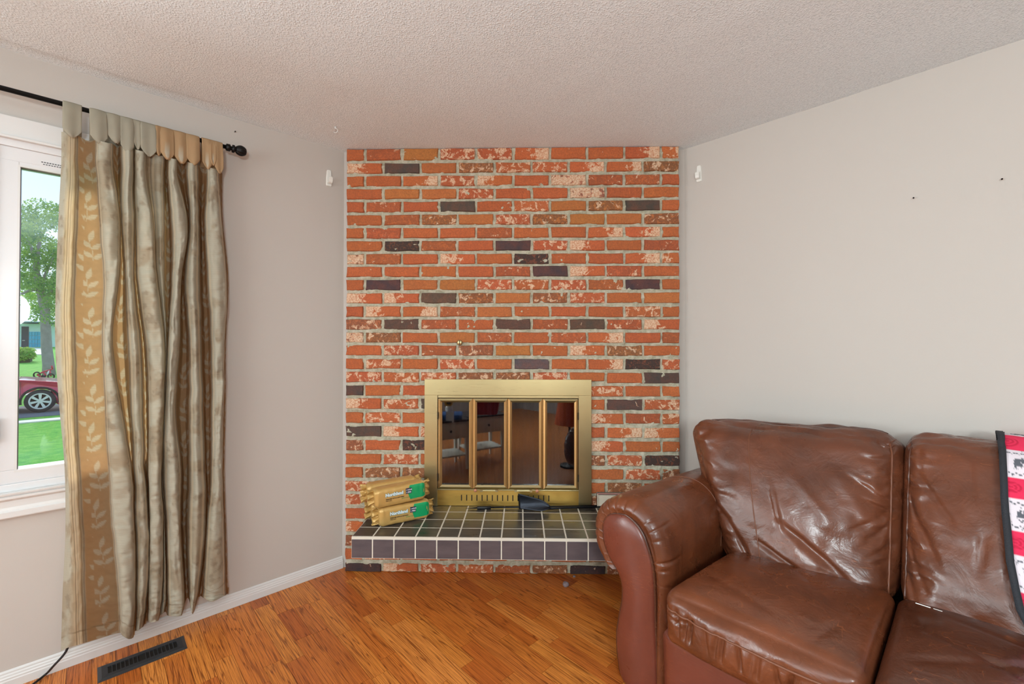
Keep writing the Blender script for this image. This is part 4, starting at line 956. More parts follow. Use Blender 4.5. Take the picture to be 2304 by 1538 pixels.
# base rail and back frame
rail = Cushion(C8((.385, 2.135, 1.035, .315), (.385, 2.135, 1.02, .03), (.385, 2.135, .15, .31), (.385, 2.135, .15, .03)), (.02, .05, .12), dict(front=.02), (), .0005, 7)
rail.build('front_rail', M_leatherp, sofa, (60, 10, 16))
bf = Cushion(C8((.24, 2.28, .16, .87), (.22, 2.30, .20, .03), (.24, 2.28, .045, .87), (.22, 2.30, .03, .03)), (.04, .3, .08), {}, (), .001, 8)
bf.build('back_frame', M_leatherd, sofa, (30, 8, 12))
# rolled arm
SEC = [(.205, .0), (.198, .2), (.202, .36), (.190, .418), (.145, .418), (.098, .436), (.062, .480), (.047, .545), (.054, .612), (.086, .664), (.137, .696), (.200, .705), (.256, .698), (.308, .668), (.345, .622), (.370, .552), (.384, .465), (.389, .40), (.388, .30), (.384, .15), (.384, .0)]
NS = 620
sec = crom([list(p) for p in SEC], np.arange(len(SEC)), np.linspace(0, len(SEC)-1, NS))
cenr = np.array([.225, .56])
def arm_pts(mirror=False):
    ds = list(np.linspace(.06, .70, 30))+list(np.linspace(.71, .925, 44))+list(.93+.05*np.sin(np.linspace(.05, math.pi/2, 14))); R = []
    tt = np.linspace(0, 1, NS)
    ang = np.arctan2(sec[:, 1]-cenr[1], sec[:, 0]-cenr[0])
    cs = np.cumsum(np.r_[0, np.hypot(*np.diff(sec, axis=0).T)])
    roll = sstep(.41, .47, sec[:, 1])*1.
    rp = np.random.RandomState(5); pc = np.sort(np.r_[np.arange(.44, 1.50, .052)+rp.uniform(-.02, .02, len(np.arange(.44, 1.50, .052)))]); pl_ = rp.uniform(.05, .19, len(pc)); pa = rp.uniform(.3, 1.1, len(pc)); sl = rp.uniform(-.3, .3, len(pc))
    for d_ in ds:
        wz = np.interp(sec[:, 1], [0, .3, .47, .62, .70], [0, .02, .22, .7, 1.]); sh_ = .12*(1-d_)*wz*np.where(sec[:, 0] < .15, 1, 1)
        s_ = sec[:, 0]+sh_; z_ = sec[:, 1].copy()
        # soft pleats radiating from the front panel
        nrm_ = np.stack([np.gradient(sec[:, 1]), -np.gradient(sec[:, 0])], -1); nrm_ /= np.linalg.norm(nrm_, axis=1, keepdims=True)+1e-9; nrm_ *= -1
        h = np.zeros(NS)
        for c_, l_, a_, q_ in zip(pc, pl_, pa, sl):
            e = np.clip(1-(.99-d_)/l_, 0, 1); h -= .0085*a_*e*np.exp(-((cs-c_-q_*(.97-d_))/(.0045+.006*(1-e)))**2)
        h += .0035*(fbm(cs*9, np.full(NS, d_*6.), 31)-.5)*2*roll
        h += .006*np.sin(math.pi*(d_-.1)/.9)
        s_ = s_+nrm_[:, 0]*h*(roll*.9+.1); z_ = z_+nrm_[:, 1]*h*(roll*.9+.1)
        if d_ > .925:
            q = (d_-.925)/.055; k_ = 1-math.sqrt(max(0, 1-q*q))
            s_ = s_-nrm_[:, 0]*.040*k_; z_ = z_-nrm_[:, 1]*.040*k_*np.maximum(roll, 0)
        z_ = np.maximum(z_, .012); R.append(np.stack([s_, np.full(NS, d_), z_], -1))
    # closing ring into the panel seat
    last = R[-1].copy(); inn = last.copy(); inn[:, 0] = inn[:, 0]*.86+.245*.14; inn[:, 2] = inn[:, 2]*.9+.40*.1*1.0; inn[:, 1] = .965; inn[:, 2] = np.where(last[:, 2] < .02, .012, inn[:, 2]); R.append(inn)
    R = np.array(R)
    if mirror: R[..., 0] = 2.52-R[..., 0]
    return R
for mir in (False, True):
    R = arm_pts(mir); nr_, nc_ = R.shape[:2]
    Wd_ = np.array(CR)+R[..., 0:1]*np.array(aR)+R[..., 1:2]*np.array(iR)+R[..., 2:3]*np.array([0, 0, 1.])-np.array(SO)
    f = grid_faces(nr_, nc_)
    f = f if mir else f[:, ::-1]
    me = np_mesh('arm', Wd_.reshape(-1, 3), f); arm = obj('arm', me, M_leather, sofa)
    bm = bmesh.new(); bm.from_mesh(me); bm.verts.ensure_lookup_table()
    bm.faces.new([bm.verts[k] for k in range(nc_)]); bm.faces.new([bm.verts[(nr_-1)*nc_+k] for k in range(nc_)]); bmesh.ops.recalc_face_normals(bm, faces=bm.faces); bm.to_mesh(me); bm.free()
    zl = [0, .02, .06, .174, .25, .323, .38, .42, .455, .50, .54, .568, .60, .622, .636, .643, .646]; sl_ = [.204, .186, .176, .168, .180, .193, .190, .172, .140, .113, .104, .102, .110, .128, .152, .180, .203]
    zr = [0, .083, .3, .4, .475, .55, .60, .619, .634, .643, .646]; sr_ = [.336, .337, .330, .328, .322, .300, .275, .258, .236, .216, .205]
    zz_ = np.concatenate([np.linspace(0, .60, 60), .646-.046*(1-np.linspace(0, 1, 24))[1:]**2]); SLf = crom(np.array(sl_)[:, None], zl, zz_)[:, 0]; SRf = crom(np.array(sr_)[:, None], zr, zz_)[:, 0]; SRf = np.maximum(SRf, SLf+.0005)
    tq = np.sin(np.linspace(-math.pi/2, math.pi/2, 25)); PV = []
    for z_, l_, r_ in zip(zz_, SLf, SRf):
        top_f = math.sqrt(max(0, 1-(1-(.646-z_)/.09)**2)) if z_ > .556 else 1
        for q in tq:
            dd_ = .970+.026*math.sqrt(max(0, 1-q*q))*max(.0, top_f)
            ss = (l_+r_)/2+(r_-l_)/2*q
            if mir: ss = 2.52-ss
            PV.append(np.array(RP(ss, dd_, max(z_, .008)))-np.array(SO))
    obj('arm_front_panel', np_mesh('arm_front_panel', PV, grid_faces(len(zz_), 25)), M_leatherp, arm)
    oo = [(l_, z_) for l_, z_ in zip(SLf, zz_)]+[(r_, z_) for r_, z_ in list(zip(SRf, zz_))[::-1]]
    MB().tube([RP(2.52-a if mir else a, .968, max(b, .01))-SO for a, b in oo], .0062, 8).build('panel_welt', M_leatherd, arm, smooth=True)
    if not mir:
        k_ = [i for i in range(0, nc_, 4) if R[22, i, 2] > .45 and i > 200]
        MB().tube([RP(R[22, i, 0]+.001, R[22, i, 1], R[22, i, 2]+.001)-SO for i in k_], .0018, 6).build('arm_seam', M_piping, arm, smooth=True)
        MB().tube([RP(.352+.036*t, .964+.004-.02*t*t, .285-.008*t)-SO for t in np.linspace(0, 1, 8)], .0014, 6).build('arm_seam', M_leatherd, arm)
for a, b in ((.26, .90), (2.26, .90), (.30, .10), (2.22, .10)):
    rel(MB().tube([RP(a, b, 0), RP(a, b, .035)], [.022, .028], 12).build('foot', M_black, sofa), sofa)
p_ = hit(2090, 1366, Z, (0, 0, .497)); sc_ = MB().box(p_-aR*.030, aR*.034, iR*.010+Z*.004, Z*.002-iR*.001); sc_.box(p_+aR*.010-iR*.002, aR*.020, iR*.006+Z*.002, Z*.0015); tag(sc_.build('paper_scrap', M_wplastic), 'torn white scrap tucked behind the second seat cushion', 'scrap')
# ------------------------------------------------------------------ throw blanket
bl_ = thing('throw_blanket', 'red and white patterned fleece throw with black binding over the sofa back', 'blanket', RP(1.4, .3, .95))
pth = [(-1.10, t) for t in np.linspace(-.1, 1, 20)]+[(t, 1.08) for t in np.linspace(-1, .75, 30)]+[(1.06, t) for t in np.linspace(.95, -.82, 150)]
pb = np.array(pth); tb = crom(pb, np.r_[0, np.cumsum(np.hypot(*np.diff(pb, axis=0).T))], np.linspace(0, np.sum(np.hypot(*np.diff(pb, axis=0).T)), 360))
na_ = 200; aa_ = np.linspace(0, 1, na_); A0 = np.interp(tb[:, 1]*(tb[:, 0] > .9)+(tb[:, 0] <= .9)*1, [-.85, -.5, -.1, .3, 1], [.06, -.08, -.135, -.15, -.155])
AA = A0[:, None]+(1.0-A0[:, None])*aa_[None, :]; base = b2.__class__(b2.K, b2.rad, dict(front=.36, top=.06), (), .004, 2)
Pq = np.stack([AA, np.broadcast_to(np.clip(tb[:, 0:1], -1, 1), AA.shape), np.broadcast_to(np.clip(tb[:, 1:2], -1, 1), AA.shape)], -1)
Wv = base.world(Pq); 
gu = np.gradient(Wv, axis=0); gv = np.gradient(Wv, axis=1); nn = np.cross(gu, gv); nn /= np.linalg.norm(nn, axis=-1, keepdims=True)+1e-9
ctr = base.world(np.zeros(3)); sgn = np.sign(((Wv-ctr)*nn).sum(-1, keepdims=True)); nn *= sgn
seg = np.linalg.norm(np.diff(Wv[:, 60], axis=0), axis=1); arcl = np.r_[0, np.cumsum(seg)]; wid = np.linalg.norm(np.diff(Wv, axis=1), axis=2); ax_ = np.concatenate([np.zeros((len(Wv), 1)), np.cumsum(wid, 1)], 1)
YY = np.broadcast_to(arcl[:, None], AA.shape)
Wv = Wv+nn*(.020+.008*(fbm(ax_*14, YY*5, 70)[..., None]-.5))
i0 = np.argmax(tb[:, 0] > .93); y0_ = arcl[i0]-.02
v = (YY-y0_)/.170+.80; fr_ = v-np.floor(v); redm = sstep(.0, .02, fr_-.58)   # white .0-.58, red .58-1
white = lin_np([228, 218, 226]); red = lin_np([222, 44, 84]); dk = lin_np([52, 62, 74]); grn = lin_np([40, 92, 82]); pk = lin_np([240, 110, 140])
col = blend(white*(.95+.06*fbm(ax_*60, YY*60, 71)[..., None]), (red*(.9+.2*fbm(ax_*50, YY*50, 72)[..., None])), redm)
zig = np.abs(((ax_/.016) % 1)-.5)*.010; yloc = fr_*.170
for c0 in (.014, .086): col = blend(col, dk*np.ones_like(col), sstep(.0022, .001, np.abs(yloc-c0-zig+.002)))
mx = ((ax_-.006) % .085)-.034; my = yloc-.050      # small dark creature motif
e1_ = ((mx)/.020)**2+((my+.008)/.010)**2; e2_ = ((mx+.012)/.009)**2+((my-.004)/.016)**2; e3_ = ((mx-.006)/.005)**2+((my-.010)/.014)**2
mm = (np.minimum(np.minimum(e1_, e2_), e3_) < 1)*(redm < .5)*(fbm(ax_*130, YY*130, 73) > .36); col = blend(col, dk*np.ones_like(col), mm*.9)
mx2 = ((ax_+.030) % .085)-.040; my2 = yloc-.134; rr2 = np.hypot(mx2/1.3, my2); col = blend(col, lin_np([190, 20, 60])*np.ones_like(col), (rr2 < .020)*redm*(.5+.5*np.sin(rr2*900))); lfm = ((np.abs(mx2+.03)/.012)**2+(my2/.008)**2 < 1)*redm; col = blend(col, grn*np.ones_like(col), lfm*.9)
sp = (fbm(ax_*210, YY*210, 74) > .74)*(redm < .5); col = blend(col, dk*np.ones_like(col), sp*.6)
me = np_mesh('fleece', (Wv-np.array(bl_.location)).reshape(-1, 3), grid_faces(*AA.shape)); set_col(me, col); fo = obj('fleece', me, M_blanket, bl_); sm = fo.modifiers.new('t', 'SOLIDIFY'); sm.thickness = .006; sm.offset = 1
bdg = Wv[:, 0]; ed = nn[:, 0]; off_ = np.array(aR)*-.007
vs = []
for i in range(len(bdg)):
    for (m_, l_) in ((-.013, .004), (-.013, .012), (.004, .012), (.004, -.001)): vs.append(bdg[i]+np.array(aR)*m_+ed[i]*l_-np.array(bl_.location))
f = [(i*4+k, i*4+(k+1) % 4, (i+1)*4+(k+1) % 4, (i+1)*4+k) for i in range(len(bdg)-1) for k in range(4)]
obj('binding', mesh('binding', vs, f, True), simple('black_binding', (40, 42, 48), .8, bump=.5, bscale=300), bl_)
# ------------------------------------------------------------------ outside the window
ZG = [(0, -.80), (21.3, -.78), (23.2, -.64), (28, -.25), (60, .77), (140, 1.4)]
def gz_(t): return float(np.interp(t, [a for a, b in ZG], [b for a, b in ZG]))
UC, TW = 1.06, 2.545      # camera's place along / away from the window wall
def EP(slope, t, z): return LP(UC+slope*t, TW-t, z)
def slope_of(px): d = cam_fw+cam_r*((px-1152)/F); return d.dot(aL)/(-d.dot(iL))
def zpx(px, py, t): d = cam_fw+cam_r*((px-1152)/F)-cam_u*((py-CY)/F); return CH+d.z/(-d.dot(iL))*t
_m = Mat('lawn_grass', lin(110, 190, 60), .9); _v = _m.coords(); _f = _m.noise(_v, 6, 6, .75); _g = _m.noise(_v, 90, 3, .7)
_c = _m.ramp(_f, [(.3, lin(92, 180, 50)), (.5, lin(132, 214, 66)), (.7, lin(172, 232, 96))]); _m.col(_m.mix(_m.ramp(_g, [(.35, .6), (.6, 0.)]), _c, lin(52, 120, 36))); _m.bump(_g, .8, .05); M_lawn = _m.m
tsn = np.array([2.70, 4, 8, 12, 16, 21.3, 23.2, 25, 28, 36, 45, 60, 90, 140]); un = np.linspace(-40, 60, 60); V = []
for t in tsn:
    for u_ in un: V.append(LP(u_, TW-t, gz_(t)))
# ground slab, closed below
nV = len(V); V2 = [Vector((p.x, p.y, -1.6)) for p in V]; gf = grid_faces(len(tsn), 60)
g_ = obj('lawn', np_mesh('lawn', [tuple(p) for p in V+V2], np.concatenate([gf, gf[:, ::-1]+nV]), False), M_lawn); tag(g_, 'bright green lawn outside the window', 'lawn', kind='structure')
def strip(name, label, t0, t1, mat, h, cat, z=None):
    m_ = MB(); m_.add([LP(-30, TW-t0, gz_(t0)-.05), LP(50, TW-t0, gz_(t0)-.05), LP(50, TW-t1, gz_(t1)-.05), LP(-30, TW-t1, gz_(t1)-.05), LP(-30, TW-t0, gz_(t0)+h), LP(50, TW-t0, gz_(t0)+h), LP(50, TW-t1, gz_(t1)+h), LP(-30, TW-t1, gz_(t1)+h)],
                      [(0, 1, 2, 3), (7, 6, 5, 4), (0, 4, 5, 1), (1, 5, 6, 2), (2, 6, 7, 3), (3, 7, 4, 0)])
    return tag(m_.build(name, mat), label, cat)
M_conc = simple('pale_concrete', (226, 216, 200), .8, bump=.2)
M_asph = simple('asphalt', (110, 110, 114), .9)
strip('curb', 'thin pale curb line across the lawn this side of the red car', 16.7, 17.15, M_conc, .03, 'curb')
strip('road', 'grey asphalt street under the red car', 17.9, 21.0, M_asph, .012, 'road')
strip('footpath', 'thin pale footpath on the far side of the street behind the red car', 23.4, 24.1, M_conc, .02, 'path')
# red car, nose to the right, seen side on
car = thing('red_car', 'red car with silver multi spoke alloy wheels parked across the lawn', 'car', EP(slope_of(92), 18.8, -.765))
cz0 = -.762; us_ = slope_of(92)*18.8; Uc = UC+us_; M_car = simple('red_car_paint', (206, 44, 72), .22, .0, Coat_Weight=.8); M_tyre = simple('tyre_rubber', (34, 34, 38), .8); M_alloy = simple('silver_alloy', (216, 216, 220), .3, .5); M_cglass = simple('dark_car_glass', (34, 52, 60), .08)
# side profile (x along car from nose = 0 to tail, z) ; nose towards smaller u
prof = [(0, .38), (.02, .55), (.10, .70), (.35, .82), (.8, .90), (1.35, .97), (1.55, 1.0), (1.95, 1.24), (2.35, 1.40), (2.9, 1.45), (3.5, 1.42), (4.0, 1.25), (4.35, 1.05), (4.55, .95), (4.62, .6), (4.6, .35), (4.5, .25), (3.9, .22), (1.2, .20), (.3, .22)]
wheel_x = (.92, 3.62); q0_ = TW-18.8    # w of the near wheel face
def carp(x, y, z): return LP(Uc-.92+x, q0_-y, cz0+z)-car.location
pf_ = crom([list(p) for p in prof]+[list(prof[0])], np.arange(len(prof)+1), np.linspace(0, len(prof), 141)[:-1])
V = []; ys = [0.04, .0, .0, .10, .45, .9, 1.35, 1.70, 1.80, 1.80, 1.76]; shr = [.12, .06, 0, 0, 0, 0, 0, 0, 0, .06, .12]
for yv, sh__ in zip(ys, shr):
    for x, z in pf_:
        top_in = max(0, z-.95)*.45; yy = yv; xx = x+(2.3-x)*sh__*.3; zz2 = z+(.6-z)*sh__
        if yv < .3: yy = yv+top_in
        if yv > 1.5: yy = yv-top_in
        for wx in wheel_x:
            rr = math.hypot(x-wx, z-.33)
            if rr < .38 and z < .45: zz2 = max(zz2, .33+math.sqrt(max(0, .36**2-(x-wx)**2))*.0+zz2-z+max(0, math.sqrt(max(0, .36**2-(x-wx)**2))))
        V.append(carp(xx, yy, zz2))
n_ = len(pf_); F_ = [(i*n_+k, (i+1)*n_+k, (i+1)*n_+(k+1) % n_, i*n_+(k+1) % n_) for i in range(len(ys)-1) for k in range(n_)]+[tuple(range(n_)), tuple(reversed(range((len(ys)-1)*n_, len(ys)*n_)))]
cb_ = obj('body', mesh('body', V, F_, True), M_car, car)
for i_, (wp) in enumerate(([(1.62, 1.0), (2.0, 1.23), (2.38, 1.36), (2.42, 1.0)], [(2.5, 1.0), (2.46, 1.37), (3.0, 1.40), (3.1, 1.0)], [(3.2, 1.0), (3.1, 1.39), (3.5, 1.37), (4.0, 1.12), (4.0, 1.02)])):
    mb = MB(); vs = [carp(a, -.006+max(0, b-.95)*.42, b) for a, b in wp]+[carp(a, .02+max(0, b-.95)*.42, b) for a, b in wp]; k_ = len(wp)
    mb.add(vs, [tuple(range(k_)), tuple(reversed(range(k_, 2*k_)))]+[(j, (j+1) % k_, (j+1) % k_+k_, j+k_) for j in range(k_)]).build('side_window', M_cglass, car)
MB().add([carp(1.50, .12, 1.0), carp(1.50, 1.68, 1.0), carp(2.02, 1.5, 1.28), carp(2.02, .28, 1.28), carp(1.5, .12, .96), carp(1.5, 1.68, .96)], [(0, 1, 2, 3), (0, 4, 5, 1), (3, 2, 5, 4)]).build('windscreen', M_cglass, car)
MB().add([carp(.03, .04, .56), carp(.35, -.004, .62), carp(.42, -.004, .74), carp(.12, .05, .70), carp(.2, .2, .5), carp(.3, .2, .7)], [(0, 1, 2, 3), (0, 3, 5, 4), (1, 4, 5, 2)]).build('headlight', M_cglass, car)
MB().tube([carp(1.75, -.10, 1.02), carp(1.75, .05, 1.0)], [.07, .03], 10).build('door_mirror', M_car, car, smooth=True)
MB().box(carp(1.30, -.004, .25), aL*.008, -iL*.01, Z*.66).build('door_line', M_groove, car)
for wx in wheel_x:
    c0 = carp(wx, -.02, .33); wm = MB(); dsn = -iL
    prt = [(.0, .23), (-.01, .29), (.02, .325), (.16, .33), (.20, .30), (.20, .10)]
    vs = []; nk = 48
    for (dd_, r_) in prt:
        for k in range(nk): a = 2*math.pi*k/nk; vs.append(c0+dsn*dd_+aL*(r_*math.cos(a))+Z*(r_*math.sin(a)))
    wl_ = obj('wheel', mesh('wheel', vs, [(i*nk+k, i*nk+(k+1) % nk, (i+1)*nk+(k+1) % nk, (i+1)*nk+k) for i in range(len(prt)-1) for k in range(nk)], True), M_tyre, car)
    MB().tube([c0+dsn*.14, c0+dsn*.15], .235, 40).build('brake_disc', M_groove, wl_)
    rm = MB(); vs = []
    for (dd_, r_) in ((.02, .195), (-.012, .205), (-.012, .232), (.03, .238)):
        for k in range(nk): a = 2*math.pi*k/nk; vs.append(c0+dsn*dd_+aL*(r_*math.cos(a))+Z*(r_*math.sin(a)))
    rm.add(vs, [(i*nk+k, i*nk+(k+1) % nk, (i+1)*nk+(k+1) % nk, (i+1)*nk+k) for i in range(3) for k in range(nk)]); rm.tube([c0-dsn*.0, c0+dsn*.05], .055, 20); rm.build('rim', M_alloy, wl_)
    for k in range(7):
        a = 2*math.pi*k/7+math.pi/2; u1 = aL*math.cos(a)+Z*math.sin(a); v1 = -aL*math.sin(a)+Z*math.cos(a)
        MB().add([c0+u1*.04-v1*.022-dsn*.004, c0+u1*.04+v1*.022-dsn*.004, c0+u1*.20+v1*.034-dsn*.004, c0+u1*.20-v1*.034-dsn*.004]+[c0+u1*.04-v1*.022+dsn*.03, c0+u1*.04+v1*.022+dsn*.03, c0+u1*.20+v1*.034+dsn*.03, c0+u1*.20-v1*.034+dsn*.03],
                 [(0, 1, 2, 3), (7, 6, 5, 4), (0, 4, 5, 1), (1, 5, 6, 2), (2, 6, 7, 3), (3, 7, 4, 0)]).build('spoke', M_alloy, wl_)
    MB().tube([carp(wx+.39*math.cos(a), -.012, .33+.39*math.sin(a)) for a in np.linspace(-.2, math.pi+.2, 30)], .028, 8).build('wheel_arch', M_groove, car)
# trees
M_bark = simple('grey_bark', (150, 140, 138), .95, bump=1., bscale=9, var=.3)
def leafmat(name, a, b):
    m = Mat(name, lin(a), .7); oi = m.noise(m.coords(), 2.6, 3, .6); c = m.mix(m.ramp(oi, [(.35, 0.), (.65, 1.)]), lin(a), lin(b)); m.col(c)
    t = m.n('BsdfTranslucent'); m.l(c, t.inputs[0]); mx = m.n('MixShader'); mx.inputs[0].default_value = .4; m.l(m.b.outputs[0], mx.inputs[1]); m.l(t.outputs[0], mx.inputs[2]); m.l(mx.outputs[0], m.out.inputs[0]); return m.m
M_leafA = leafmat('elm_leaves', (96, 140, 84), (160, 190, 90)); M_leafB = leafmat('far_leaves', (110, 168, 70), (180, 200, 90))
def foliage(name, par, clumps, n, size, mat, seed):
    rs = np.random.RandomState(seed); Cn = np.array([c[:3] for c in clumps]); Rn = np.array([c[3] for c in clumps]); pr = Rn**2/np.sum(Rn**2)
    ci = rs.choice(len(clumps), n, p=pr); dirn = rs.normal(size=(n, 3)); dirn /= np.linalg.norm(dirn, axis=1, keepdims=True); rad = rs.uniform(.35, 1, n)**.6
    P = Cn[ci]+dirn*(Rn[ci]*rad)[:, None]*np.array([1, 1, .75]); t1 = rs.normal(size=(n, 3)); t1 /= np.linalg.norm(t1, axis=1, keepdims=True); t2 = np.cross(t1, rs.normal(size=(n, 3))); t2 /= np.linalg.norm(t2, axis=1, keepdims=True)
    sz = (size*rs.uniform(.6, 1.3, n))[:, None]; V = np.stack([P-t1*sz, P+t2*sz*.5, P+t1*sz, P-t2*sz*.5], 1)
    return obj(name, np_mesh(name, V.reshape(-1, 3)-np.array(par.location), np.arange(4*n).reshape(-1, 4), False), mat, par, kind='stuff')
tT = 29.; tr = thing('street_tree', 'tall tree with a leaning grey trunk standing across the street', 'tree', EP(slope_of(110), tT, gz_(tT)))
trunk = [(112, 852), (110, 820), (105, 780), (103, 740), (100, 700), (94, 665), (86, 640), (78, 600), (84, 560), (90, 520)]
tp_ = [EP(slope_of(x), tT, zpx(x, y, tT))-tr.location for x, y in trunk]
MB().tube(tp_, [.24, .20, .18, .17, .17, .16, .14, .10, .07, .04], 12).build('trunk', M_bark, tr, smooth=True)
for pts_ in ([(90, 655), (100, 620), (112, 590), (122, 560)], [(80, 650), (62, 655), (46, 662)], [(84, 600), (72, 570), (60, 540)], [(104, 665), (116, 655), (120, 640), (114, 620)]):
    MB().tube([EP(slope_of(x), tT-.1, zpx(x, y, tT))-tr.location for x, y in pts_], [.08, .06, .045, .03][:len(pts_)], 8).build('branch', M_bark, tr, smooth=True)
rc = random.Random(4); cl = []
for k in range(54):
    x = rc.uniform(25, 165); y = rc.uniform(470, 640) if k < 44 else rc.uniform(640, 730)
    if k >= 44: x = rc.uniform(85, 150)
    if y < 500 and x < 70: y += 15
    p = EP(slope_of(x), tT+rc.uniform(-2, 2), zpx(x, y, tT)); cl.append((p.x, p.y, p.z, rc.uniform(.35, .75)))
foliage('foliage', tr, cl, 17000, .06, M_leafA, 1)
for k, (x, t, zt_, r_, lab) in enumerate(((58, 76, 5.2, 3.2, 'bushy yellow green tree behind the pale house roof'), (260, 74, 5.0, 2.4, 'green tree behind the house, further right toward the curtain'))):
    o = thing('background_tree', lab, 'tree', EP(slope_of(x), t, gz_(t)), 'trees behind the street')
    MB().tube([(0, 0, 0), (0, 0, zt_)], [.25, .12], 10).build('trunk', M_bark, o)
    cl = [(o.location.x+rc.uniform(-1, 1)*r_, o.location.y+rc.uniform(-1, 1)*r_, o.location.z+zt_+rc.uniform(-.9, 1.3)*r_*.6, r_*rc.uniform(.35, .6)) for _ in range(16)]
    foliage('foliage', o, cl, 5000, .13, M_leafB if k % 2 == 0 else M_leafA, 10+k)
# house across the street
tH = 60.; M_siding = simple('pale_mint_siding', (206, 232, 226), .8); M_doord = simple('dark_garage_opening', (66, 62, 72), .7); M_blue = simple('blue_garage_door', (70, 170, 206), .5); M_roof = simple('light_roof', (226, 230, 236), .8); M_fasc = simple('blue_grey_fascia', (96, 122, 150), .7)
def hp(px, py, t): return EP(slope_of(px), t, zpx(px, py, t))
hs = thing('house', 'pale house with a light roof, dark door and blue garage door across the street', 'house', hp(70, 781, tH))
def hbox(x0, y0, x1, y1, t0, t1, name, mat, par=hs, **kw):
    ua, za = UC+slope_of(x0)*t0, zpx(x0, y0, t0); ub, zb = UC+slope_of(x1)*t0, zpx(x1, y1, t0)
    m_ = MB().lbox(min(ua, ub), max(ua, ub), TW-t1, TW-t0, min(za, zb), max(za, zb)); return rel(m_.build(name, mat, par, **kw), hs)
hbox(20, 727, 150, 784, tH, tH+6, 'wall', M_siding); d1 = hbox(48, 734, 64.5, 781, tH-.05, tH, 'front_door', M_doord); rel(MB().lbox(0, 0, 0, 0, 0, 0).build('x', M_wplastic), hs)
bpy.data.objects.remove(bpy.data.objects['x']); hbox(50, 765, 56, 766, tH-.12, tH-.05, 'door_handle', M_wplastic)
hbox(36, 722, 160, 727.5, tH-1.2, tH+6, 'fascia', M_fasc)
pa = hp(30, 722, tH-1.4); pb_ = hp(165, 722, tH-1.4)
rf = MB(); ra, rb = UC+slope_of(30)*tH, UC+slope_of(165)*tH; zR = zpx(60, 722, tH-1.3); rf.add([LP(min(ra, rb), TW-tH+1.4, zR), LP(max(ra, rb), TW-tH+1.4, zR), LP(max(ra, rb), TW-tH-3.5, zR+.95), LP(min(ra, rb), TW-tH-3.5, zR+.95), LP(min(ra, rb), TW-tH+1.4, zR-.06), LP(max(ra, rb), TW-tH+1.4, zR-.06), LP(max(ra, rb), TW-tH-3.5, zR+.89), LP(min(ra, rb), TW-tH-3.5, zR+.89)],
   [(0, 1, 2, 3), (7, 6, 5, 4), (0, 4, 5, 1), (1, 5, 6, 2), (2, 6, 7, 3), (3, 7, 4, 0)]); rel(rf.build('roof', M_roof, hs), hs)
for r_i in range(4):
    for c_i in range(4): hbox(65.6+6.5*c_i, 746+9*r_i, 65.6+6.5*c_i+5.9, 746+9*r_i+8.3, tH-.08, tH, 'garage_panel', M_blue)
m_ = MB(); pts = [hp(48, 781.5, tH-.5), hp(96, 781.5, tH-.5), hp(101, 797, tH-14), hp(70, 797, tH-14)]
for p in pts: pass
m_.add([p+Z*.02 for p in pts]+[p-Z*.2 for p in pts], [(0, 1, 2, 3), (7, 6, 5, 4), (0, 4, 5, 1), (1, 5, 6, 2), (2, 6, 7, 3), (3, 7, 4, 0)]); tag(m_.build('driveway', M_conc), 'pale concrete driveway in front of the blue garage door', 'driveway')
hd = thing('clipped_hedge', 'low clipped green hedge in front of the pale house', 'hedge', EP(slope_of(54), 38, gz_(38)))
p0, p1 = hp(38, 806, 38), hp(68, 788, 38); MB().lbox(UC+slope_of(68)*38, UC+slope_of(30)*38, TW-39.4, TW-38, gz_(38)-.05, p1.z-.1).build('hedge_core', simple('hedge_dark', (70, 74, 40), 1.), hd).data.transform(Matrix.Translation(-hd.location))
rs = np.random.RandomState(8); cl = [(*(EP(slope_of(rs.uniform(30, 68)), 38+rs.uniform(-.3, 1.2), rs.uniform(gz_(38)+.3, p1.z)))[:], .3) for _ in range(40)]
foliage('hedge_foliage', hd, cl, 4000, .06, M_leafB, 33)
# child's bike lying by the tree
tB = 27.; bk_ = thing('red_bicycle', 'small red and white bicycle lying by the foot of the tree across the street', 'bicycle', hp(96, 849, tB)); bo = bk_.location
def bp(px, py, dt=0.): return hp(px, py, tB+dt)-bo
M_redp = simple('red_bike_paint', (206, 52, 70), .4); 
def ringt(cx, cy, rx, ry, r_, name, mat): return MB().tube([bp(cx+rx*math.cos(a), cy+ry*math.sin(a), .1*math.sin(a)) for a in np.linspace(0, 2*math.pi, 25)], r_, 6, False).build(name, mat, bk_, smooth=True)
ringt(84, 843, 7.5, 6.5, .022, 'tyre', M_tyre); ringt(116, 846, 7.5, 5.5, .022, 'tyre', M_tyre); ringt(84, 843, 5.5, 5, .008, 'wheel_rim', M_pewter); ringt(116, 846, 5.5, 4, .008, 'wheel_rim', M_pewter)
for a, b, m_ in (((84, 843), (98, 836), M_redp), ((98, 836), (112, 832), M_redp), ((98, 836), (106, 846), M_redp), ((106, 846), (112, 832), M_wplastic), ((112, 832), (119, 830), M_redp), ((112, 832), (116, 846), M_redp), ((119, 830), (117, 822), M_redp), ((84, 843), (96, 847), M_redp)):
    MB().tube([bp(*a), bp(*b)], .03, 8).build('frame_tube', m_, bk_, smooth=True)
MB().tube([bp(94, 846), bp(104, 847)], .06, 8).build('chain_guard', M_tyre, bk_)

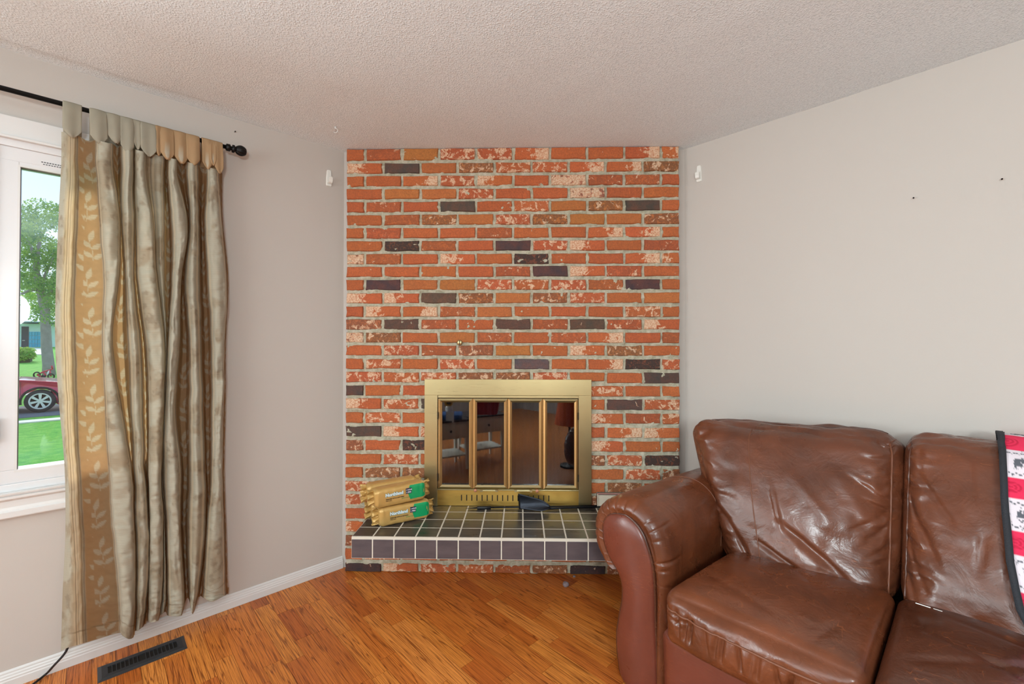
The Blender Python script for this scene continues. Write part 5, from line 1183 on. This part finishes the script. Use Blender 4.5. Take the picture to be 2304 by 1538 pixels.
# ------------------------------------------------------------------ furniture below the picture, seen only in the door glass
M_wood_w = simple('whitewashed_wood', (238, 238, 228), .6, var=.1); M_wood_d = simple('dark_table_top', (60, 48, 46), .35); M_cloth_b = simple('blue_cloth', (48, 92, 156), .9, bump=.4); M_petal = simple('sunflower_petals', (226, 168, 40), .7); M_seed = simple('sunflower_centre', (70, 48, 30), .9); M_stemg = simple('flower_leaves', (90, 120, 70), .8); M_paper = simple('white_card', (214, 220, 226), .7); M_orange = simple('orange_fabric', (214, 92, 30), .8, bump=.3); M_tart = simple('red_fabric', (170, 30, 44), .9, bump=.3)
def side_table(x, y, rz, label, grp):
    t = thing('side_table', label, 'side table', (x, y, 0), grp, rz); t['group'] = grp
    w_, d_, h_ = .44, .34, .50
    MB().box((-w_/2-.015, -d_/2-.015, h_), (w_+.03, 0, 0), (0, d_+.03, 0), (0, 0, .02)).build('table_top', M_wood_d, t, bevel=.004)
    MB().box((-w_/2, -d_/2, h_-.17), (w_, 0, 0), (0, d_, 0), (0, 0, .17)).build('apron', M_wood_w, t, bevel=.003)
    dr_ = MB().box((-w_/2+.03, d_/2, h_-.145), (w_-.06, 0, 0), (0, .012, 0), (0, 0, .12)).build('drawer', M_wood_w, t, bevel=.003)
    MB().tube([(0, d_/2+.012, h_-.085), (0, d_/2+.032, h_-.085)], [.006, .013], 12).build('drawer_knob', M_black, dr_)
    for sx__ in (-1, 1):
        for sy__ in (-1, 1):
            MB().tube([(sx__*(w_/2-.025), sy__*(d_/2-.025), h_-.17), (sx__*(w_/2-.02), sy__*(d_/2-.02), .0)], [.026, .014], 4).build('leg', M_wood_w, t)
    MB().box((-w_/2+.02, -d_/2+.02, .14), (w_-.04, 0, 0), (0, d_-.04, 0), (0, 0, .016)).build('lower_shelf', M_wood_w, t); return t
def refl(px, py, z):   # real place of a point whose mirror image in the door glass is seen at px, py and height z
    p = hitZ(px, py, z); return Vector((p.x, -.024-p.y, z))
def refd(px, py, D): p = hit(px, py, Vector((0, 1, 0)), (0, D-CD, 0)); return Vector((p.x, -.024-p.y, p.z))
r1 = refl(1034, 1063, 0); rzT = -.55
c1 = r1+Vector((-.19, -.16, 0)); ta = side_table(c1.x, c1.y, rzT, 'whitewashed side table with a blue cloth, seen reflected in the left door', 'side tables')
r2_ = refl(1098, 1046, 0); c2 = r2_+Vector((-.10, -.24, 0)); tb_ = side_table(c2.x, c2.y, rzT, 'second whitewashed side table, seen reflected in the second door', 'side tables')
bc = MB().box((c1.x-.16, c1.y-.13, .522), (.34, -.02, 0), (.02, .25, 0), (0, 0, .05)).build('folded_cloth', M_cloth_b, bevel=.02); tag(bc, 'folded blue cloth on the first side table', 'cloth')
sf = thing('sunflower_vase', 'vase of sunflowers standing on the blue cloth', 'flowers', (c1.x+.06, c1.y+.02, .573))
MB().tube([(0, 0, 0), (0, 0, .05), (0, 0, .12)], [.03, .04, .025], 14).build('vase', M_wplastic, sf, smooth=True)
for k, (dx__, dz__) in enumerate(((.03, .17), (-.05, .20), (.0, .12))):
    MB().tube([(0, 0, .1), (dx__, .02, dz__)], .004, 6).build('stem', M_stemg, sf)
    fl_ = MB().tube([(dx__, .025, dz__), (dx__, .04, dz__)], .022, 14).build('flower_head', M_seed, sf)
    for j in range(14):
        a = 2*math.pi*j/14; u1 = Vector((math.cos(a), 0, math.sin(a))); v1 = Vector((-math.sin(a), 0, math.cos(a))); c_ = Vector((dx__, .032, dz__))
        MB().add([c_+u1*.018-v1*.007, c_+u1*.034-v1*.010, c_+u1*.056, c_+u1*.034+v1*.010, c_+u1*.018+v1*.007, c_+u1*.034-Vector((0, .004, 0))], [(0, 1, 5), (1, 2, 5), (2, 3, 5), (3, 4, 5), (4, 0, 5), (0, 4, 3, 2, 1)]).build('petal', M_petal, fl_)
for k in range(7):
    a = k*.9; MB().add([(0, 0, .10), (.05*math.cos(a)-.01, .05*math.sin(a), .14), (.11*math.cos(a), .08*math.sin(a), .15+.02*k % .07), (.05*math.cos(a)+.02, .05*math.sin(a), .15), (.05*math.cos(a), .05*math.sin(a), .138)], [(0, 1, 4), (1, 2, 4), (2, 3, 4), (3, 0, 4)]).build('leaf', M_stemg, sf)
tag(MB().box((c1.x+.05, c1.y+.155, .50), (.08, -.01, 0), (0, .002, .012), (0, -.01, .10)).build('white_card', M_paper), 'white card leaning on the first side table', 'card')
pc_ = refd(1098, 922, 4.5); tag(MB().box((pc_.x-.16, pc_.y-.05, .574), (.26, 0, 0), (0, .12, 0), (.03, 0, .20)).build('plaid_cushion', M_tart, bevel=.03), 'red plaid cushion standing on the second side table', 'cushion')
po = refd(1276, 955, 4.6); lp = thing('lamp', 'lamp with a flared orange fabric shade, seen reflected in the right door', 'lamp', (po.x+.03, po.y-.05, 0))
MB().tube([(0, 0, 0), (0, 0, .02), (0, 0, .03)], [.10, .10, .02], 20).build('base', M_black, lp); MB().tube([(0, 0, .02), (0, 0, .50)], .012, 10).build('pole', M_black, lp)
MB().tube([(0, 0, po.z), (0, 0, po.z+.24)], [.16, .12], 30, False).build('lamp_shade', M_orange, lp, smooth=True)
